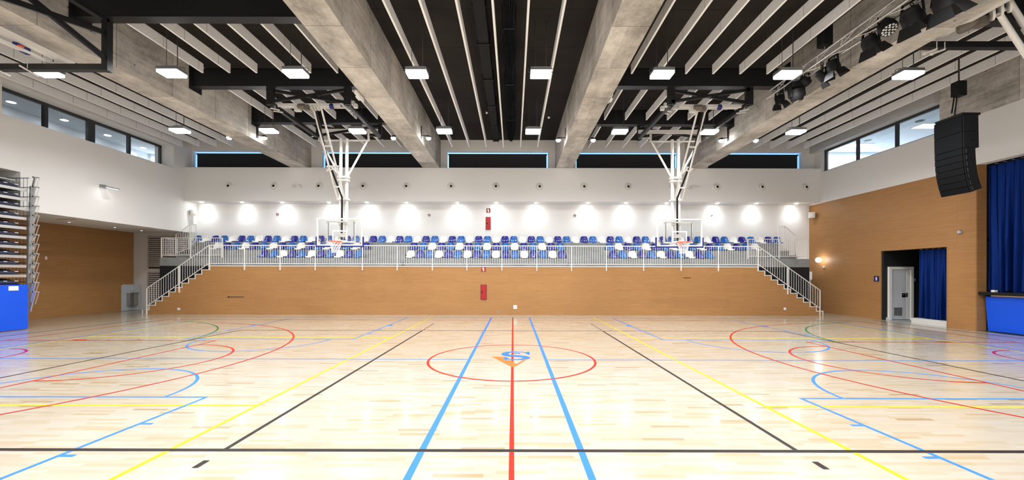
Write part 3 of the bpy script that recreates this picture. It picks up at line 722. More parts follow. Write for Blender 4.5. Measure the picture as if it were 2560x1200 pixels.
    for (xa, ya), (xb, yb_), d in (((676, 270.5), (699, 275.5), 13.0), ((684, 277.5), (707, 281), 13.3), ((870, 277), (883, 274), 13.3), ((876, 283), (889, 280.5), 13.6), ((779, 342), (790, 339), 16.1), ((934, 342), (950, 343.5), 16.1)):
        A, B = g(xa, ya, d), g(xb, yb_, d)
        MB().tube(A, B, .022, 8).tube((A+B)/2, (A+B)/2+V((0,0,.16)), .01, 6).build('rope_hook', Cm, r)
    for bx, by in boxes_px:
        p = at_d(bx, by, 12.95); MB().cbox(p, .12, .12, .12).build('limit_switch', Cm, r)
hoist(lambda x: x, 0, 849.5, 755, 829, 'left white ceiling hung basketball hoop with glass backboard', [(882, 258), (889, 265)])
hoist(lambda x: 1698.5 - (x - 849.5), 2.5, 1698.5, 1745, 1799, 'right white ceiling hung basketball hoop with glass backboard', [(1664, 263), (1656, 271)])

# main-court hoists, folded up at the two ends
r = thing('hoist_support_frame', (-9.77, 9.45, 6.70), 'large black steel frame hanging at the top left before the concrete beam', 'steel frame')
for y in (6.75, 9.47): MB().box(-9.84, -9.70, y-.07, y+.07, 6.70, 7.93 if y > 9 else 8.45).build('post', M['steel'], r); MB().box(-16.5, -9.84, y-.07, y+.07, 6.71, 6.85).build('cross_tube', M['steel'], r)
MB().bar((-9.77, 6.75, 6.90), (-9.77, 9.42, 7.60), .07, .11).build('brace', M['steel'], r); MB().bar((-9.75, 6.75, 7.72), (-9.75, 9.42, 6.98), .07, .11).build('brace', M['steel'], r)
MB().box(-9.84, -9.70, 6.75, 9.45, 7.86, 7.93).build('top_runner', M['steel'], r)
r = thing('ceiling_basketball_hoop', (-10.95, 8, 6.95), 'folded basketball hoist with blue pad at the top left above the black steel tube', 'basketball hoop')
MB().box(-11.0, -10.84, 5.0, 9.75, 6.95, 7.06).build('main_beam', M['whitemetal'], r)
A, B = at_d(-20, 92, 8.2), at_d(160, 172, 9.9); MB().bar(A, B, .09, .06).build('lower_beam', M['whitemetal'], r)
A, B = at_d(36, 112, 8.7), at_d(72, 130, 9.0); MB().bar(A, B, .10, .16).build('edge_pad', M['padblue'], r, bevel=.02)
A, B = at_d(48, 114, 8.62), at_d(56, 118, 8.7); MB().bar(A, B, .06, .03).build('pad_print', M['orange'], r)
A, B = at_d(20, 113, 8.7), at_d(42, 108, 8.8); MB().bar(A, B, .04, .04).build('cross_stay', M['whitemetal'], r)
for x, y in ((-11.6, 9.4), (-12.3, 9.4)): MB().tube((x, y-.15, 6.72), (x-.1, y+.3, 6.70), .02, 8).tube((x, y, 6.72), (x, y, 6.97), .008, 6).build('rope_hook', M['whitemetal'], r)
r = thing('hoist_support_frame', (9.7, 9.45, 7.28), 'black steel tube frame at the top right behind the white folded hoist', 'steel frame')
for y in (6.4, 9.45): MB().box(9.67, XR-.05, y-.07, y+.07, 7.28, 7.42).build('cross_tube', M['steel'], r)
for x in (9.74, 12.8): MB().box(x-.06, x+.06, 6.4, 9.45, 7.42, 7.5).build('runner', M['steel'], r); MB().box(x-.06, x+.06, 9.38, 9.5, 7.42, 7.95).build('post', M['steel'], r)
r = thing('ceiling_basketball_hoop', (10.2, 8.5, 7.45), 'folded white basketball hoist with motor at the top right corner', 'basketball hoop')
MB().box(10.06, 10.24, 6.0, 9.6, 7.51, 7.64).build('main_beam', M['whitemetal'], r)
MB().tube(at_d(2470, 52, 8.75), at_d(2515, 22, 8.45), .035, 10).build('drive_shaft', M['creammetal'], r, True)
p = at_d(2424, 62, 8.9); MB().lathe([(.08, -.2), (.11, -.17), (.12, .12), (.08, .2)], p, (.75, -.75, .25), 16).cbox(p+V((.1, -.12, -.02)), .18, .2, .18).build('motor', M['motor'], r, True)
p = at_d(2486, 32, 8.6)
for k in range(3): MB().lathe([(.15, -.02), (.15, .02)], p+V((.06*k-.02, -.1*k+.02, .02*k)), (.75, -.65, .1), 20).build('cable_pulley', M['creammetal'], r, True)
p = at_d(2458, 52, 8.8); MB().lathe([(.085, -.02), (.085, .02)], p, (.75, -.65, .1), 18).build('bearing_plate', M['creammetal'], r, True)
for (xa, ya), (xb, yb_) in (((2524, 4), (2625, 165)), ((2500, 38), (2600, 190))): MB().tube(at_d(xa, ya, 8.55), at_d(xb, yb_, 8.8), .055, 12).build('drive_arm', M['whitemetal'], r, True)
MB().bar(at_d(2517, 38, 8.62), at_d(2590, 150, 8.85), .09, .012).build('lift_belt', M['blackplastic'], r)
for xa, ya, xb, yb_ in ((2311, 134, 2342, 122), (2330, 135, 2362, 123)):
    A, B = at_d(xa, ya, 9.3), at_d(xb, yb_, 9.3); MB().tube(A, B, .022, 8).tube(B, B+V((0,0,.17)), .009, 6).cbox(A, .05, .05, .05).build('rope_hook', M['whitemetal'], r)

# ------------------------------------------------------------------ lighting truss with stage lamps
r = thing('lighting_truss', (8.2, 8, 7.48), 'aluminium lattice truss carrying black stage lamps under the right concrete beam', 'truss')
ch = [V((8.16, 0, 7.73)), V((8.06, 0, 7.47)), V((8.34, 0, 7.47))]
for c in ch: MB().tube((c.x, 3.0, c.z), (c.x, 12.55, c.z), .026, 10).build('chord_tube', M['alu'], r, True)
for a, b in ((0, 1), (1, 2), (2, 0)):
    m = MB()
    for k in range(24):
        y0 = 3.05 + k*.395; A, B = (ch[a], ch[b]) if k % 2 == 0 else (ch[b], ch[a])
        m.tube((A.x, y0, A.z), (B.x, y0+.395, B.z), .0085, 6)
    m.build('lattice', M['alu'], r)
def rotmat(d, up=V((0,0,1))):
    d = V(d).normalized(); a = d.cross(up if abs(d.z) < .95 else V((0,1,0))).normalized(); return a, a.cross(d).normalized(), d
def stage_lamp(px, py, kind, ax, L, R, label, doors=(1,1,1,1), off=0):
    c = at_x(px, py, 8.2+off); a, b, d = rotmat(ax)
    r = thing('stage_spotlight', tuple(c), label, 'stage light', 'black stage lamps on the truss')
    dark = M['blackplastic']
    if kind == 'head':
        MB().lathe([(R*.62, -L*.5), (R, -L*.38), (R*1.02, L*.1), (R*.8, L*.42), (R*.62, L*.5)], c, d, 20).build('lamp_body', dark, r, True)
        MB().obox(c - d*L*.8, a*R*1.0, b*R*.75, d*L*.22).build('base', dark, r, bevel=.02)
        for s in (-1, 1): MB().obox(c + a*s*R*1.08 - d*L*.28, a*R*.12, b*R*.4, d*L*.42).build('yoke_arm', dark, r, bevel=.01)
        MB().lathe([(R*.55, L*.5), (R*.5, L*.51)], c, d, 20).build('lens', M['chrome'], r, True)
    elif kind == 'led':
        MB().lathe([(R*.35, -L*.55), (R*.8, -L*.4), (R*1.0, -L*.1), (R*1.05, L*.3), (R*.95, L*.45)], c, d, 22).build('lamp_body', dark, r, True)
        ln = MB()
        for q in range(19):
            rr, th = (0, 0) if q == 0 else (R*.42, q*PI/3) if q < 7 else (R*.74, (q-7)*PI/6)
            ln.lathe([(R*.14, 0), (R*.11, .012)], c + d*L*.45 + rr*(math.cos(th)*a + math.sin(th)*b), d, 10)
        ln.build('lens_cluster', M['signwhite'], r)
        for s in (-1, 1): MB().bar(c + a*s*R*1.1, c + a*s*R*.5 - d*L*.9 + V((0,0,.05)), .02, .05).build('yoke_arm', dark, r)
    else:
        MB().lathe([(R*.45, -L*.55), (R*.8, -L*.5), (R*.86, -L*.15), (R, -L*.05), (R, L*.35), (R*.93, L*.37)], c, d, 18).build('lamp_body', dark, r, True)
        MB().lathe([(R*.9, L*.33), (R*.6, L*.31)], c, d, 18).build('lens', M['darkgrey'], r, True)
        for i, (u, v) in enumerate(((a, b), (-a, b), (b, a), (-b, a))):
            if not doors[i]: continue
            h = c + d*L*.38 + u*R*.95; t_ = h + d*R*1.15 + u*R*.55
            MB().prism([h - v*R*.8, h + v*R*.8, t_ + v*R*1.05, t_ - v*R*1.05], u*.006 - d*.003).build('barn_door', dark, r)
        for s in (-1, 1): MB().bar(c + a*s*R*1.08, c + a*s*R*.9 + V((0,0,R*1.7)), .05, .014).build('yoke_arm', dark, r)
        MB().bar(c - a*R*.95 + V((0,0,R*1.7)), c + a*R*.95 + V((0,0,R*1.7)), .05, .014).build('yoke_bridge', dark, r)
    top = V((8.06 if c.x < 8.2 else 8.34, c.y, 7.47))
    MB().bar(c + V((0,0,R*1.2)), (c.x, c.y, 7.44), .05, .05).torus((c.x, c.y, 7.47), (0,1,0), .035, .012, 14, 6).build('clamp', M['rod'], r)
stage_lamp(1949, 249, 'par', (.15, -.1, -1), .26, .13, 'black stage lamp with open barn doors at the far end of the truss')
stage_lamp(1992, 238, 'head', (.12, 0, -1), .36, .18, 'black moving head lamp hanging second from the far end of the truss')
stage_lamp(2013, 204, 'par', (.8, .2, -.5), .28, .12, 'compact black stage lamp just above the moving head lamp', (0,0,0,0), .12)
stage_lamp(2055, 191, 'par', (.75, .1, -.45), .34, .115, 'slim black profile lamp pointing right, fourth along the truss', (0,0,1,1))
stage_lamp(2083, 166, 'par', (.35, 0, -1), .30, .15, 'black stage lamp with a bright reflection on its barn door', (1,1,1,1), .08)
stage_lamp(2176, 106, 'par', (.45, .1, -.8), .30, .17, 'black barn door lamp hanging from the truss left of the round multi lens lamp', (1,1,1,1), .08)
stage_lamp(2217, 66, 'led', (-.05, -.5, -.85), .30, .16, 'round black lamp with a face of small white lenses', (1,1,1,1), .05)
stage_lamp(2280, 42, 'par', (.5, .1, -.8), .34, .19, 'large black barn door lamp right of the round multi lens lamp', (1,1,1,1), .08)
stage_lamp(2362, 2, 'par', (.45, .1, -.85), .34, .19, 'black barn door lamp cut by the top edge of the view', (1,1,1,1), .08)
p = at_d(2062, 112, 10.4)
r = thing('chain_motor', tuple(p), 'black chain hoist box hanging above the lighting truss', 'hoist')
MB().box(p.x-.13, p.x+.13, p.y-.12, p.y+.12, p.z-.05, p.z+.48).build('casing', M['blackplastic'], r, bevel=.02)
MB().tube((p.x, p.y, 7.73), (p.x, p.y, p.z-.05), .012).build('chain', M['alu'], r); MB().tube((p.x, p.y, p.z+.48), (p.x, p.y, ZC), .02).build('hanger', M['rod'], r)
# loudspeaker array
ya, yb = 11.2, 11.97
r = thing('line_array_speaker', (12.95, 11.6, 4.2), 'tall black curved loudspeaker array hanging before the right wall', 'loudspeaker')
MB().box(12.78, 13.3, ya+.02, yb-.02, 6.43, 6.49).box(12.95, 13.05, ya+.3, yb-.3, 6.49, 6.56).build('fly_frame', M['darkgrey'], r)
x, z, th = 12.77, 6.42, 0.0
def cab(x, z, th, h, dp, name, shut):
    dn = V((math.sin(th), 0, -math.cos(th))); bk = V((math.cos(th), 0, math.sin(th))); c0 = V((x, (ya+yb)/2, z))
    c = c0 + dn*h/2 + bk*dp/2
    o = MB().obox(c, bk*(dp/2-.012), V((0, (yb-ya)/2, 0)), dn*(h/2-.002)).build(name, M['darkgrey'], r, bevel=.01)
    MB().obox(c0 + dn*h/2, bk*.014, V((0, (yb-ya)/2-.015, 0)), dn*(h/2-.007)).build('grille', M['blackgrille'], o)
    if shut: MB().obox(c + V((0, -(yb-ya)/2, 0)) + bk*.02, bk*.06, V((0, .006, 0)), dn*.022).build('handle', M['blackplastic'], o)
    else: MB().tube(c + V((0, -(yb-ya)/2-.012, 0)) - bk*dp*.32 - dn*h*.3, c + V((0, -(yb-ya)/2-.012, 0)) - bk*dp*.32 + dn*h*.3, .008, 8).build('rigging_link', M['frame'], o)
    q = c0 + dn*h; return q.x, q.z
for k in range(2): x, z = cab(x, z, 0.02, .47, .46, 'subwoofer_cabinet', True)
for k, a in enumerate((.03, .06, .10, .15, .21, .28, .36)): x, z = cab(x, z, a, .185, .36, 'array_cabinet', False)
p = at_d(2397, 226, 11.6)
r = thing('chain_motor', tuple(p), 'black chain hoist box above the loudspeaker array', 'hoist')
MB().box(p.x-.13, p.x+.13, p.y-.11, p.y+.11, p.z-.18, p.z+.25).build('casing', M['blackplastic'], r, bevel=.02)
MB().tube((p.x-.05, p.y, p.z-.18), (12.98, 11.6, 6.55), .016).tube((p.x-.12, p.y, p.z-.1), (12.9, 11.6, 6.62), .018).build('chain', M['blackplastic'], r)
MB().tube((p.x, p.y, p.z+.25), (p.x, p.y, ZC), .02).build('hanger', M['rod'], r)

# ------------------------------------------------------------------ clerestory windows and the rooms behind them
def band(n, X, marks, y0, y1, z0, z1, sgn):
    o = struct('window_%d' % n, MB().box(X-.05, X+.05, y0, y1, z1-.11, z1).box(X-.05, X+.05, y0, y1, z0, z0+.05).box(X-.05, X+.05, y0, y0+.07, z0, z1).box(X-.05, X+.05, y1-.07, y1, z0, z1), M['frame'])
    for y, w in marks: MB().box(X-.06, X+.06, y-w/2, y+w/2, z0, z1).build('mullion', M['frame'], o)
    ys = [y0] + [y for y, _ in marks] + [y1]
    for a, b in zip(ys, ys[1:]): MB().box(X-.006, X+.006, a+.02, b-.02, z0+.03, z1-.08).build('pane', M['glass'], o)
XWL = -17.22
ym = lambda px, X: X*F/(px-CX)
band(6, XWL, [(ym(111, XWL), .12), (ym(225, XWL), .26), (ym(320.5, XWL), .1)], 12.5, 19.22, SILL, HEAD, -1)
XWR = 15.64
band(7, XWR, [(ym(2144.5, XWR), .08), (ym(2242.5, XWR), .08)], 14.3, 19.75, 7.05, HEAD, 1)
struct('ceiling_office_left', MB().box(-19.9, -17.3, 11.9, 21.5, 8.36, 8.46), M['office'])
struct('wall_office_left', MB().box(-19.9, -19.75, 11.9, 21.5, 5.6, 8.36).box(-19.9, -17.5, 11.8, 11.9, 5.6, 8.36).box(-19.9, -17.5, 21.35, 21.5, 5.6, 8.36), M['office'])
struct('floor_office_left', MB().box(-19.9, -17.5, 11.8, 21.5, 5.5, 5.6), M['greyfloor'])
struct('window_8', MB().box(-19.6, -19.12, 21.31, 21.34, 6.6, 8.18).box(-19.73, -19.70, 20.3, 20.6, 7.3, 8.1), M['daywindow'])
for i, (px, py) in enumerate(((28, 255), (161, 300), (269, 338), (358, 369))):
    p = at_z(px, py, 8.35); lab = 'recessed ceiling lamp seen through the %s pane of the left clerestory window' % ordn(i+1)
    r = thing('office_downlight', (p.x, p.y, 8.35), lab, 'lamp', 'ceiling lamps behind the left clerestory windows')
    MB().lathe([(.16, 0), (.16, -.015), (.12, -.02)], (p.x, p.y, 8.36), n=18).build('trim_ring', M['signwhite'], r); MB().lathe([(.12, -.02), (.1, -.026)], (p.x, p.y, 8.36), n=18).build('lens', M['officeglow'], r)
struct('ceiling_office_right', MB().box(15.8, 19.8, 13.4, 21.1, 8.42, 8.52), M['office'])
struct('wall_office_right', MB().box(19.7, 19.9, 13.4, 21.1, 6.0, 8.42).box(15.8, 19.9, 13.3, 13.4, 6.0, 8.42).box(15.8, 19.9, 20.95, 21.1, 6.0, 8.42), M['office'])
struct('floor_office_right', MB().box(15.8, 19.9, 13.3, 21.1, 5.9, 6.0), M['office'])
struct('window_9', MB().box(15.9, 17.55, 20.92, 20.94, 6.6, 8.24).box(17.65, 19.6, 20.92, 20.94, 6.6, 8.24), M['daywindow'])
for i, (px, py) in enumerate(((2320, 315), (2150, 363))):
    p = at_z(px, py, 8.41); r = thing('office_ceiling_panel', (p.x, p.y, 8.40), ['bright ceiling light panel behind the near right clerestory pane', 'bright ceiling light panel behind the far right clerestory panes'][i], 'lamp')
    MB().box(p.x-.5, p.x+.5, p.y-.28, p.y+.28, 8.40, 8.42).build('panel_frame', M['signwhite'], r); MB().box(p.x-.47, p.x+.47, p.y-.25, p.y+.25, 8.395, 8.40).build('light_face', M['panelglow'], r)
for i, (px, py) in enumerate(((2299, 303), (2169, 352))):
    p = at_z(px, py, 8.41); r = thing('ceiling_vent', (p.x, p.y, 8.4), ['round dark ceiling vent behind the near right clerestory pane', 'round dark ceiling vent behind the middle right clerestory pane'][i], 'vent')
    MB().lathe([(.13, 0), (.15, -.02), (.11, -.025)], (p.x, p.y, 8.42), n=18).build('vent_ring', M['frame'], r)

# ------------------------------------------------------------------ fittings on the back of the hall
NX = [573, 686, 798, 908.5, 1016.5, 1128, 1239.5, 1348.5, 1459.5, 1569.5, 1680.5, 1791, 1903, 2013]
for i, px in enumerate(NX):
    p = at_d(px, 465.3 + .0021*(px-573), YS); r = thing('air_vent', (p.x, YS, p.z), '%s of the fourteen round air nozzles along the white soffit' % (PL(i, 14) if i in (0, 13) else ordn(i+1) + ' from the left'), 'air vent', 'round air nozzles on the soffit')
    MB().lathe([(.205, 0), (.2, .02), (.165, .05), (.15, .05), (.135, .02), (.12, .02)], (p.x, YS, p.z), (0,-1,0), 24, False).build('outer_ring', M['whitemetal'], r, True)
    MB().lathe([(.12, .025), (.125, .055), (.1, .09), (.07, .11), (.062, .10)], (p.x, YS, p.z), (.06,-1,0), 24, False).build('nozzle_ball', M['whitemetal'], r, True)
    MB().lathe([(.066, .095), (.06, .10)], (p.x, YS, p.z), (.06,-1,0), 18).build('throat', M['blackplastic'], r)
DX = [504, 605, 706, 822.5, 917, 1015.5, 1143, 1241, 1340, 1470, 1565, 1666.5, 1793, 1891, 1991]
for i, px in enumerate(DX):
    p = at_d(px, 518, 20.22); r = thing('soffit_downlight', (p.x, 20.22, 5.56), '%s of the fifteen lit downlights under the soffit' % (PL(i, 15) if i in (0, 14) else ordn(i+1) + ' from the left'), 'lamp', 'lit downlights under the white soffit')
    MB().lathe([(.11, 0), (.11, -.012), (.08, -.014)], (p.x, 20.22, 5.56), n=18).build('trim_ring', M['whitemetal'], r)
    MB().lathe([(.08, -.012), (.06, -.03)], (p.x, 20.22, 5.56), n=18).build('lens', M['spotglow'], r)
    l = bpy.data.lights.new('downlight_beam', 'SPOT'); l.energy = 21; l.spot_size = math.radians(122); l.spot_blend = 1.0; l.shadow_soft_size = .06; l.color = (.93, .97, 1)
    lo = bpy.data.objects.new('downlight_beam', l); COL.objects.link(lo); lo.parent = r; lo.location = (0, 0, -.06); lo.rotation_euler = (math.radians(8), 0, 0)
for px, py, lab in ((743, 464.5, 'twin head emergency light left of the third air nozzle on the soffit'), (1736, 468, 'twin head emergency light on the soffit behind the right basketball mast')):
    p = at_d(px, py, YS-.05); r = thing('emergency_light', tuple(p), lab, 'emergency light')
    MB().cbox(p+V((0,.02,.04)), .28, .09, .07).build('case', M['creammetal'], r, bevel=.01)
    for s in (-1, 1): MB().lathe([(.045, -.09), (.05, .09)], p+V((s*.15, -.03, -.03)), (1, -.25, -.18*s), 12).build('lamp_head', M['creammetal'], r, True)
def wall_plate(px, py, w, h, label, d=YF, name='socket_plate', m='signwhite'):
    p = at_d(px, py, d); r = thing(name, (p.x, d, p.z), label, 'socket')
    MB().box(p.x-w/2, p.x+w/2, d-.012, d, p.z-h/2, p.z+h/2).build('plate', M[m], r, bevel=.003)
    for s in (-1, 1): MB().lathe([(w*.16, 0), (w*.14, .004)], (p.x+s*w*.22, d-.011, p.z), (0,-1,0), 10).build('outlet', M['greymetal'], r)
wall_plate(447, 772.5, .12, .1, 'white socket plate low on the wood panelling near the left stair')
wall_plate(1288, 767.5, .17, .17, 'square white socket plate at the foot of the panelling near the centre line')
wall_plate(1962, 772, .11, .11, 'white socket plate low on the wood panelling near the right stair')
wall_plate(1245, 780.5, .06, .09, 'tiny grey socket close to the floor left of the centre line', name='floor_socket', m='greymetal')
def cabinet(px0, px1, py0, py1, d, label, sgn_px, slabel, slab2):
    a, b = at_d(px0, py1, d), at_d(px1, py0, d)
    r = thing('hose_cabinet', ((a.x+b.x)/2, d, a.z), label, 'fire cabinet')
    MB().box(a.x, b.x, d-.03, d, a.z, b.z).build('cabinet_frame', M['darkred'], r); MB().box(a.x+.025, b.x-.025, d-.04, d-.028, a.z+.025, b.z-.025).build('cabinet_door', M['redmetal'], r, bevel=.004)
    MB().box(a.x+.045, a.x+.10, d-.055, d-.038, (a.z+b.z)/2-.03, (a.z+b.z)/2+.03).build('lock', M['blackplastic'], r)
    x0, x1, y0, y1 = sgn_px; a, b = at_d(x0, y1, d), at_d(x1, y0, d)
    r = thing('extinguisher_sign', ((a.x+b.x)/2, d, a.z), slabel, 'sign')
    MB().box(a.x, b.x, d-.012, d, a.z, b.z).build('sign_plate', M[slab2], r)
    cx, w, h = (a.x+b.x)/2, b.x-a.x, b.z-a.z
    g = MB().box(cx-.13*w, cx+.13*w, d-.016, d-.012, a.z+.12*h, a.z+.66*h).box(cx-.07*w, cx+.07*w, d-.016, d-.012, a.z+.66*h, a.z+.84*h).box(cx-.22*w, cx+.1*w, d-.016, d-.012, a.z+.78*h, a.z+.86*h).box(cx-.24*w, cx-.18*w, d-.016, d-.012, a.z+.5*h, a.z+.8*h)
    g.build('extinguisher_symbol', M['signwhite'], r)
cabinet(1214.5, 1227, 542.5, 574.5, YB, 'dark red fire cabinet on the white wall above the seats', (1216, 1226, 521, 532), 'small dark red extinguisher sign just under the soffit', 'darkred')
cabinet(1201.5, 1216.5, 711.5, 749, YF, 'red fire cabinet set in the wood panelling', (1203, 1214.5, 667, 679), 'small red extinguisher sign at the top of the wood panelling', 'redmetal')
for px, py, lab in ((694, 536, 'left'), (1073, 538, 'middle'), (1437, 539, 'right')):
    p = at_d(px, py, YB-.01); r = thing('no_smoking_sign', tuple(p), '%s of the three tiny round no smoking signs on the white back wall' % {'left': 'leftmost', 'middle': 'middle one', 'right': 'rightmost'}[lab], 'sign', 'round no smoking signs on the back wall')
    MB().lathe([(.075, 0), (.075, .008)], p, (0,-1,0), 20).build('disc', M['signwhite'], r); MB().torus(p+V((0,-.009,0)), (0,1,0), .062, .011, 24, 6).build('prohibition_ring', M['darkred'], r)
    MB().bar(p+V((-.045,-.011,.012)), p+V((.04,-.011,-.004)), .006, .03).build('cigarette_symbol', M['blackplastic'], r); MB().bar(p+V((-.044,-.014,.044)), p+V((.044,-.014,-.044)), .004, .014).build('prohibition_bar', M['darkred'], r)
p = at_d(1779, 538, YB-.02); r = thing('motion_sensor', tuple(p), 'tiny sensor on the white back wall at the right', 'sensor')
MB().cbox(p, .09, .05, .07).build('case', M['whiteplastic'], r, bevel=.008); MB().lathe([(.03, 0), (.02, .02)], p+V((0,-.024,-.01)), (0,-1,-.3), 12).build('lens', M['blackplastic'], r)
for px0, px1, py, lab, dot in ((571, 610, 742.5, 'short dark slot with a round end low on the left panelling', True), (1708, 1728, 694.5, 'short dark slot high on the right panelling', False)):
    a, b = at_d(px0, py, YF-.004), at_d(px1, py, YF-.004); o = MB().box(a.x, b.x, YF-.006, YF, a.z-.012, a.z+.012)
    if dot: o.lathe([(.035, 0), (.035, .006)], (a.x, YF, a.z), (0,-1,0), 12)
    tag(o.build('panel_slot', M['blackplastic']), lab, 'slot')
def wall_speaker(c, d, s, label):
    c = V(c); a = V(d).normalized(); sd = V((a.y, -a.x, 0))
    r = thing('wall_speaker', tuple(c), label, 'speaker')
    MB().obox(c, sd*s*.5, a*.09, V((0,0,s*.52))).build('cabinet', M['whiteplastic'], r, bevel=.012); MB().obox(c+a*.092, sd*s*.4, a*.005, V((0,0,s*.42))).build('grille', M['greywall'], r)
    MB().lathe([(s*.22, 0), (s*.2, .006)], c+a*.096, a, 16).build('cone', M['creammetal'], r); MB().obox(c-a*.14, sd*.03, a*.06, V((0,0,.05))).build('bracket', M['whiteplastic'], r)
wall_speaker((XL+.17, 20.2, Z_at(487, 532, 20.3)), (.6, -.8, 0), .26, 'small white box speaker in the left corner under the soffit')
wall_speaker((XR-.2, 20.2, Z_at(2024, 538, 20.2)), (-.6, -.8, 0), .27, 'small white box speaker in the right corner under the soffit')
# globe lamp and small units on the right-hand panelling
p = at_x(2058, 650, XR); r = thing('globe_lamp', (XR, p.y, p.z), 'bright white globe lamp on the wood wall at the right end of the stand', 'lamp')
MB().lathe([(.01, -.125), (.06, -.11), (.1, -.075), (.125, 0), (.1, .075), (.06, .11), (.01, .125)], (XR-.24, p.y, p.z), n=20).build('globe', M['globeglow'], r, True)
MB().tube((XR, p.y, p.z), (XR-.14, p.y, p.z), .035).build('wall_mount', M['whitemetal'], r)
p = at_x(2061, 668, XR); r = thing('wall_detector', (XR, p.y, p.z), 'tiny white detector under the globe lamp', 'sensor')
MB().cbox((XR-.03, p.y, p.z), .06, .09, .1).build('case', M['whiteplastic'], r, bevel=.01); MB().lathe([(.025, 0), (.015, .02)], (XR-.06, p.y, p.z), (-1,-.3,0), 10).build('lens', M['greymetal'], r)
a = at_d(2028, 689, 18.97); tag(MB().box(14.26, 14.36, 18.93, 19.0, a.z-.19, a.z+.19).build('wall_box', M['signwhite']), 'upright white box on the end of the black stair wall', 'box')
r = thing('utility_door', (14.6, 20.4, 0), 'grey door half hidden behind the foot of the right stair', 'door')
MB().box(14.3, 15.35, 20.3, 20.36, 0, 1.95).build('leaf', M['doorgrey'], r); MB().lathe([(.03, 0), (.03, .05)], (15.2, 20.3, 1.0), (0,-1,0), 10).build('handle', M['chrome'], r); MB().box(14.36, 14.62, 20.29, 20.3, .15, .4).build('vent_grille', M['greymetal'], r)
p = at_x(2401, 580, XR); r = thing('round_wall_sensor', (XR, p.y, p.z), 'round grey wall sensor on the wood wall below the loudspeaker array', 'sensor')
MB().lathe([(.075, 0), (.08, .03), (.06, .06)], (XR, p.y, p.z), (-1,0,0), 18).build('base', M['greymetal'], r, True); MB().lathe([(.045, .06), (.035, .075)], (XR, p.y, p.z), (-1,0,0), 16).build('face', M['laminate'], r, True)
# left wall floodlight
p = at_x(255, 466, XL); r = thing('wall_floodlight', tuple(p), 'small lit floodlight on an arm on the white left wall', 'lamp')
MB().cbox(p+V((.05, 0, 0)), .1, .22, .12).tube(p+V((.1, 0, 0)), p+V((.3, 0, -.03)), .02).build('bracket', M['greymetal'], r)
MB().obox(p+V((.42, 0, -.06)), V((.17, 0, -.035)), V((0, .12, 0)), V((.005, 0, .025))).build('lamp_head', M['greymetal'], r); MB().obox(p+V((.415, 0, -.09)), V((.15, 0, -.031)), V((0, .1, 0)), V((.001, 0, .004))).build('lens', M['floodglow'], r)
tag(MB().box(XN, XN+.02, ym(112, XN), ym(117, XN), Z_at(115, 649, 16.4), Z_at(115, 641, 16.4)).build('wall_switch', M['signwhite']), 'small white switch plate on the dark wood wall of the left niche', 'switch')
for i, (px, py) in enumerate(((173, 555), (287, 568), (354, 576))):
    p = at_z(px, py, 3.98); r = thing('niche_downlight', (p.x, p.y, 3.98), '%s small recessed spot in the niche ceiling on the left' % ['nearest', 'middle', 'farthest'][i], 'lamp', 'small spots in the left niche ceiling')
    MB().lathe([(.06, 0), (.06, -.01), (.04, -.012)], (p.x, p.y, 3.98), n=14).build('trim_ring', M['whitemetal'], r); MB().lathe([(.04, -.01), (.03, -.016)], (p.x, p.y, 3.98), n=14).build('lens', M['downglow'], r)
p = at_z(167, 547.5, 3.98); tag(MB().box(p.x-.35, p.x+.35, p.y-.06, p.y+.06, 3.968, 3.98).build('ceiling_vent', M['slat']), 'narrow slot vent in the niche ceiling on the left', 'vent')
# louvre panel on the niche end wall
r = thing('louvre_panel', (-17.9, 20.24, 0), 'beige louvred panel on the end wall of the niche left of the stair', 'louvre')
x0, x1 = X_at(373, 20.24), -16.72
MB().box(x0, x1, 20.20, 20.235, .1, 3.75).build('backing', M['frame'], r)
zz = .12
while zz < 3.70:
    if not (1.93 < zz < 2.12): MB().obox(((x0+x1)/2, 20.16, zz+.05), ((x1-x0)/2, 0, 0), (0, .03, .014), (0, -.005, .023)).build('slat', M['slat'], r)
    zz += .105
MB().box(x0, x1, 20.12, 20.2, 1.97, 2.13).build('mid_rail', M['slat'], r)
# drinking fountain in the niche corner
r = thing('drinking_fountain', (-19.1, 19.9, 0), 'steel drinking fountain on a grey splash panel in the corner of the left niche', 'drinking fountain')
def rounded(pts3, cut): return pts3
ya_ = ym(302, XN); sp = MB()
def panel_poly(u0, u1, z1, rl, rr):
    q = [(u0, .012), (u1, .012)]
    q += [(u1, z1)] if not rr else [(u1 - .12 + .12*math.cos(a), z1 - .12 + .12*math.sin(a)) for a in [PI/2*k/6 for k in range(7)]]
    q += [(u0, z1)] if not rl else [(u0 + .12 - .12*math.sin(a), z1 - .12 + .12*math.cos(a)) for a in [PI/2*k/6 for k in range(7)]]
    return q
sp.prism([(XN+.04, ya_ + u, z) for u, z in panel_poly(0, 20.2-ya_, 1.33, True, False)], (-.025, 0, 0))
sp.prism([(XN + .02 + u, 20.19, z) for u, z in panel_poly(0, .38, 1.33, False, True)], (0, .025, 0))
sp.build('splash_panel', M['laminate'], r)
b = MB().prism([(XN+.04, ya_+.22, .88), (XN+.28, ya_+.18, .88), (XN+.36, 19.95, .88), (XN+.36, 20.19, .88), (XN+.04, 20.19, .88)], (0, 0, .03))
b.prism([(XN+.04, ya_+.24, .28), (XN+.26, ya_+.21, .28), (XN+.3, 19.95, .28), (XN+.3, 20.19, .28), (XN+.04, 20.19, .28)], (0, 0, .6)); b.build('basin', M['stainless'], r, bevel=.015)
MB().lathe([(.02, 0), (.02, .1), (.045, .12), (.05, .16), (.03, .2)], (XN+.2, 19.95, .9), n=14).build('spout', M['chrome'], r, True)
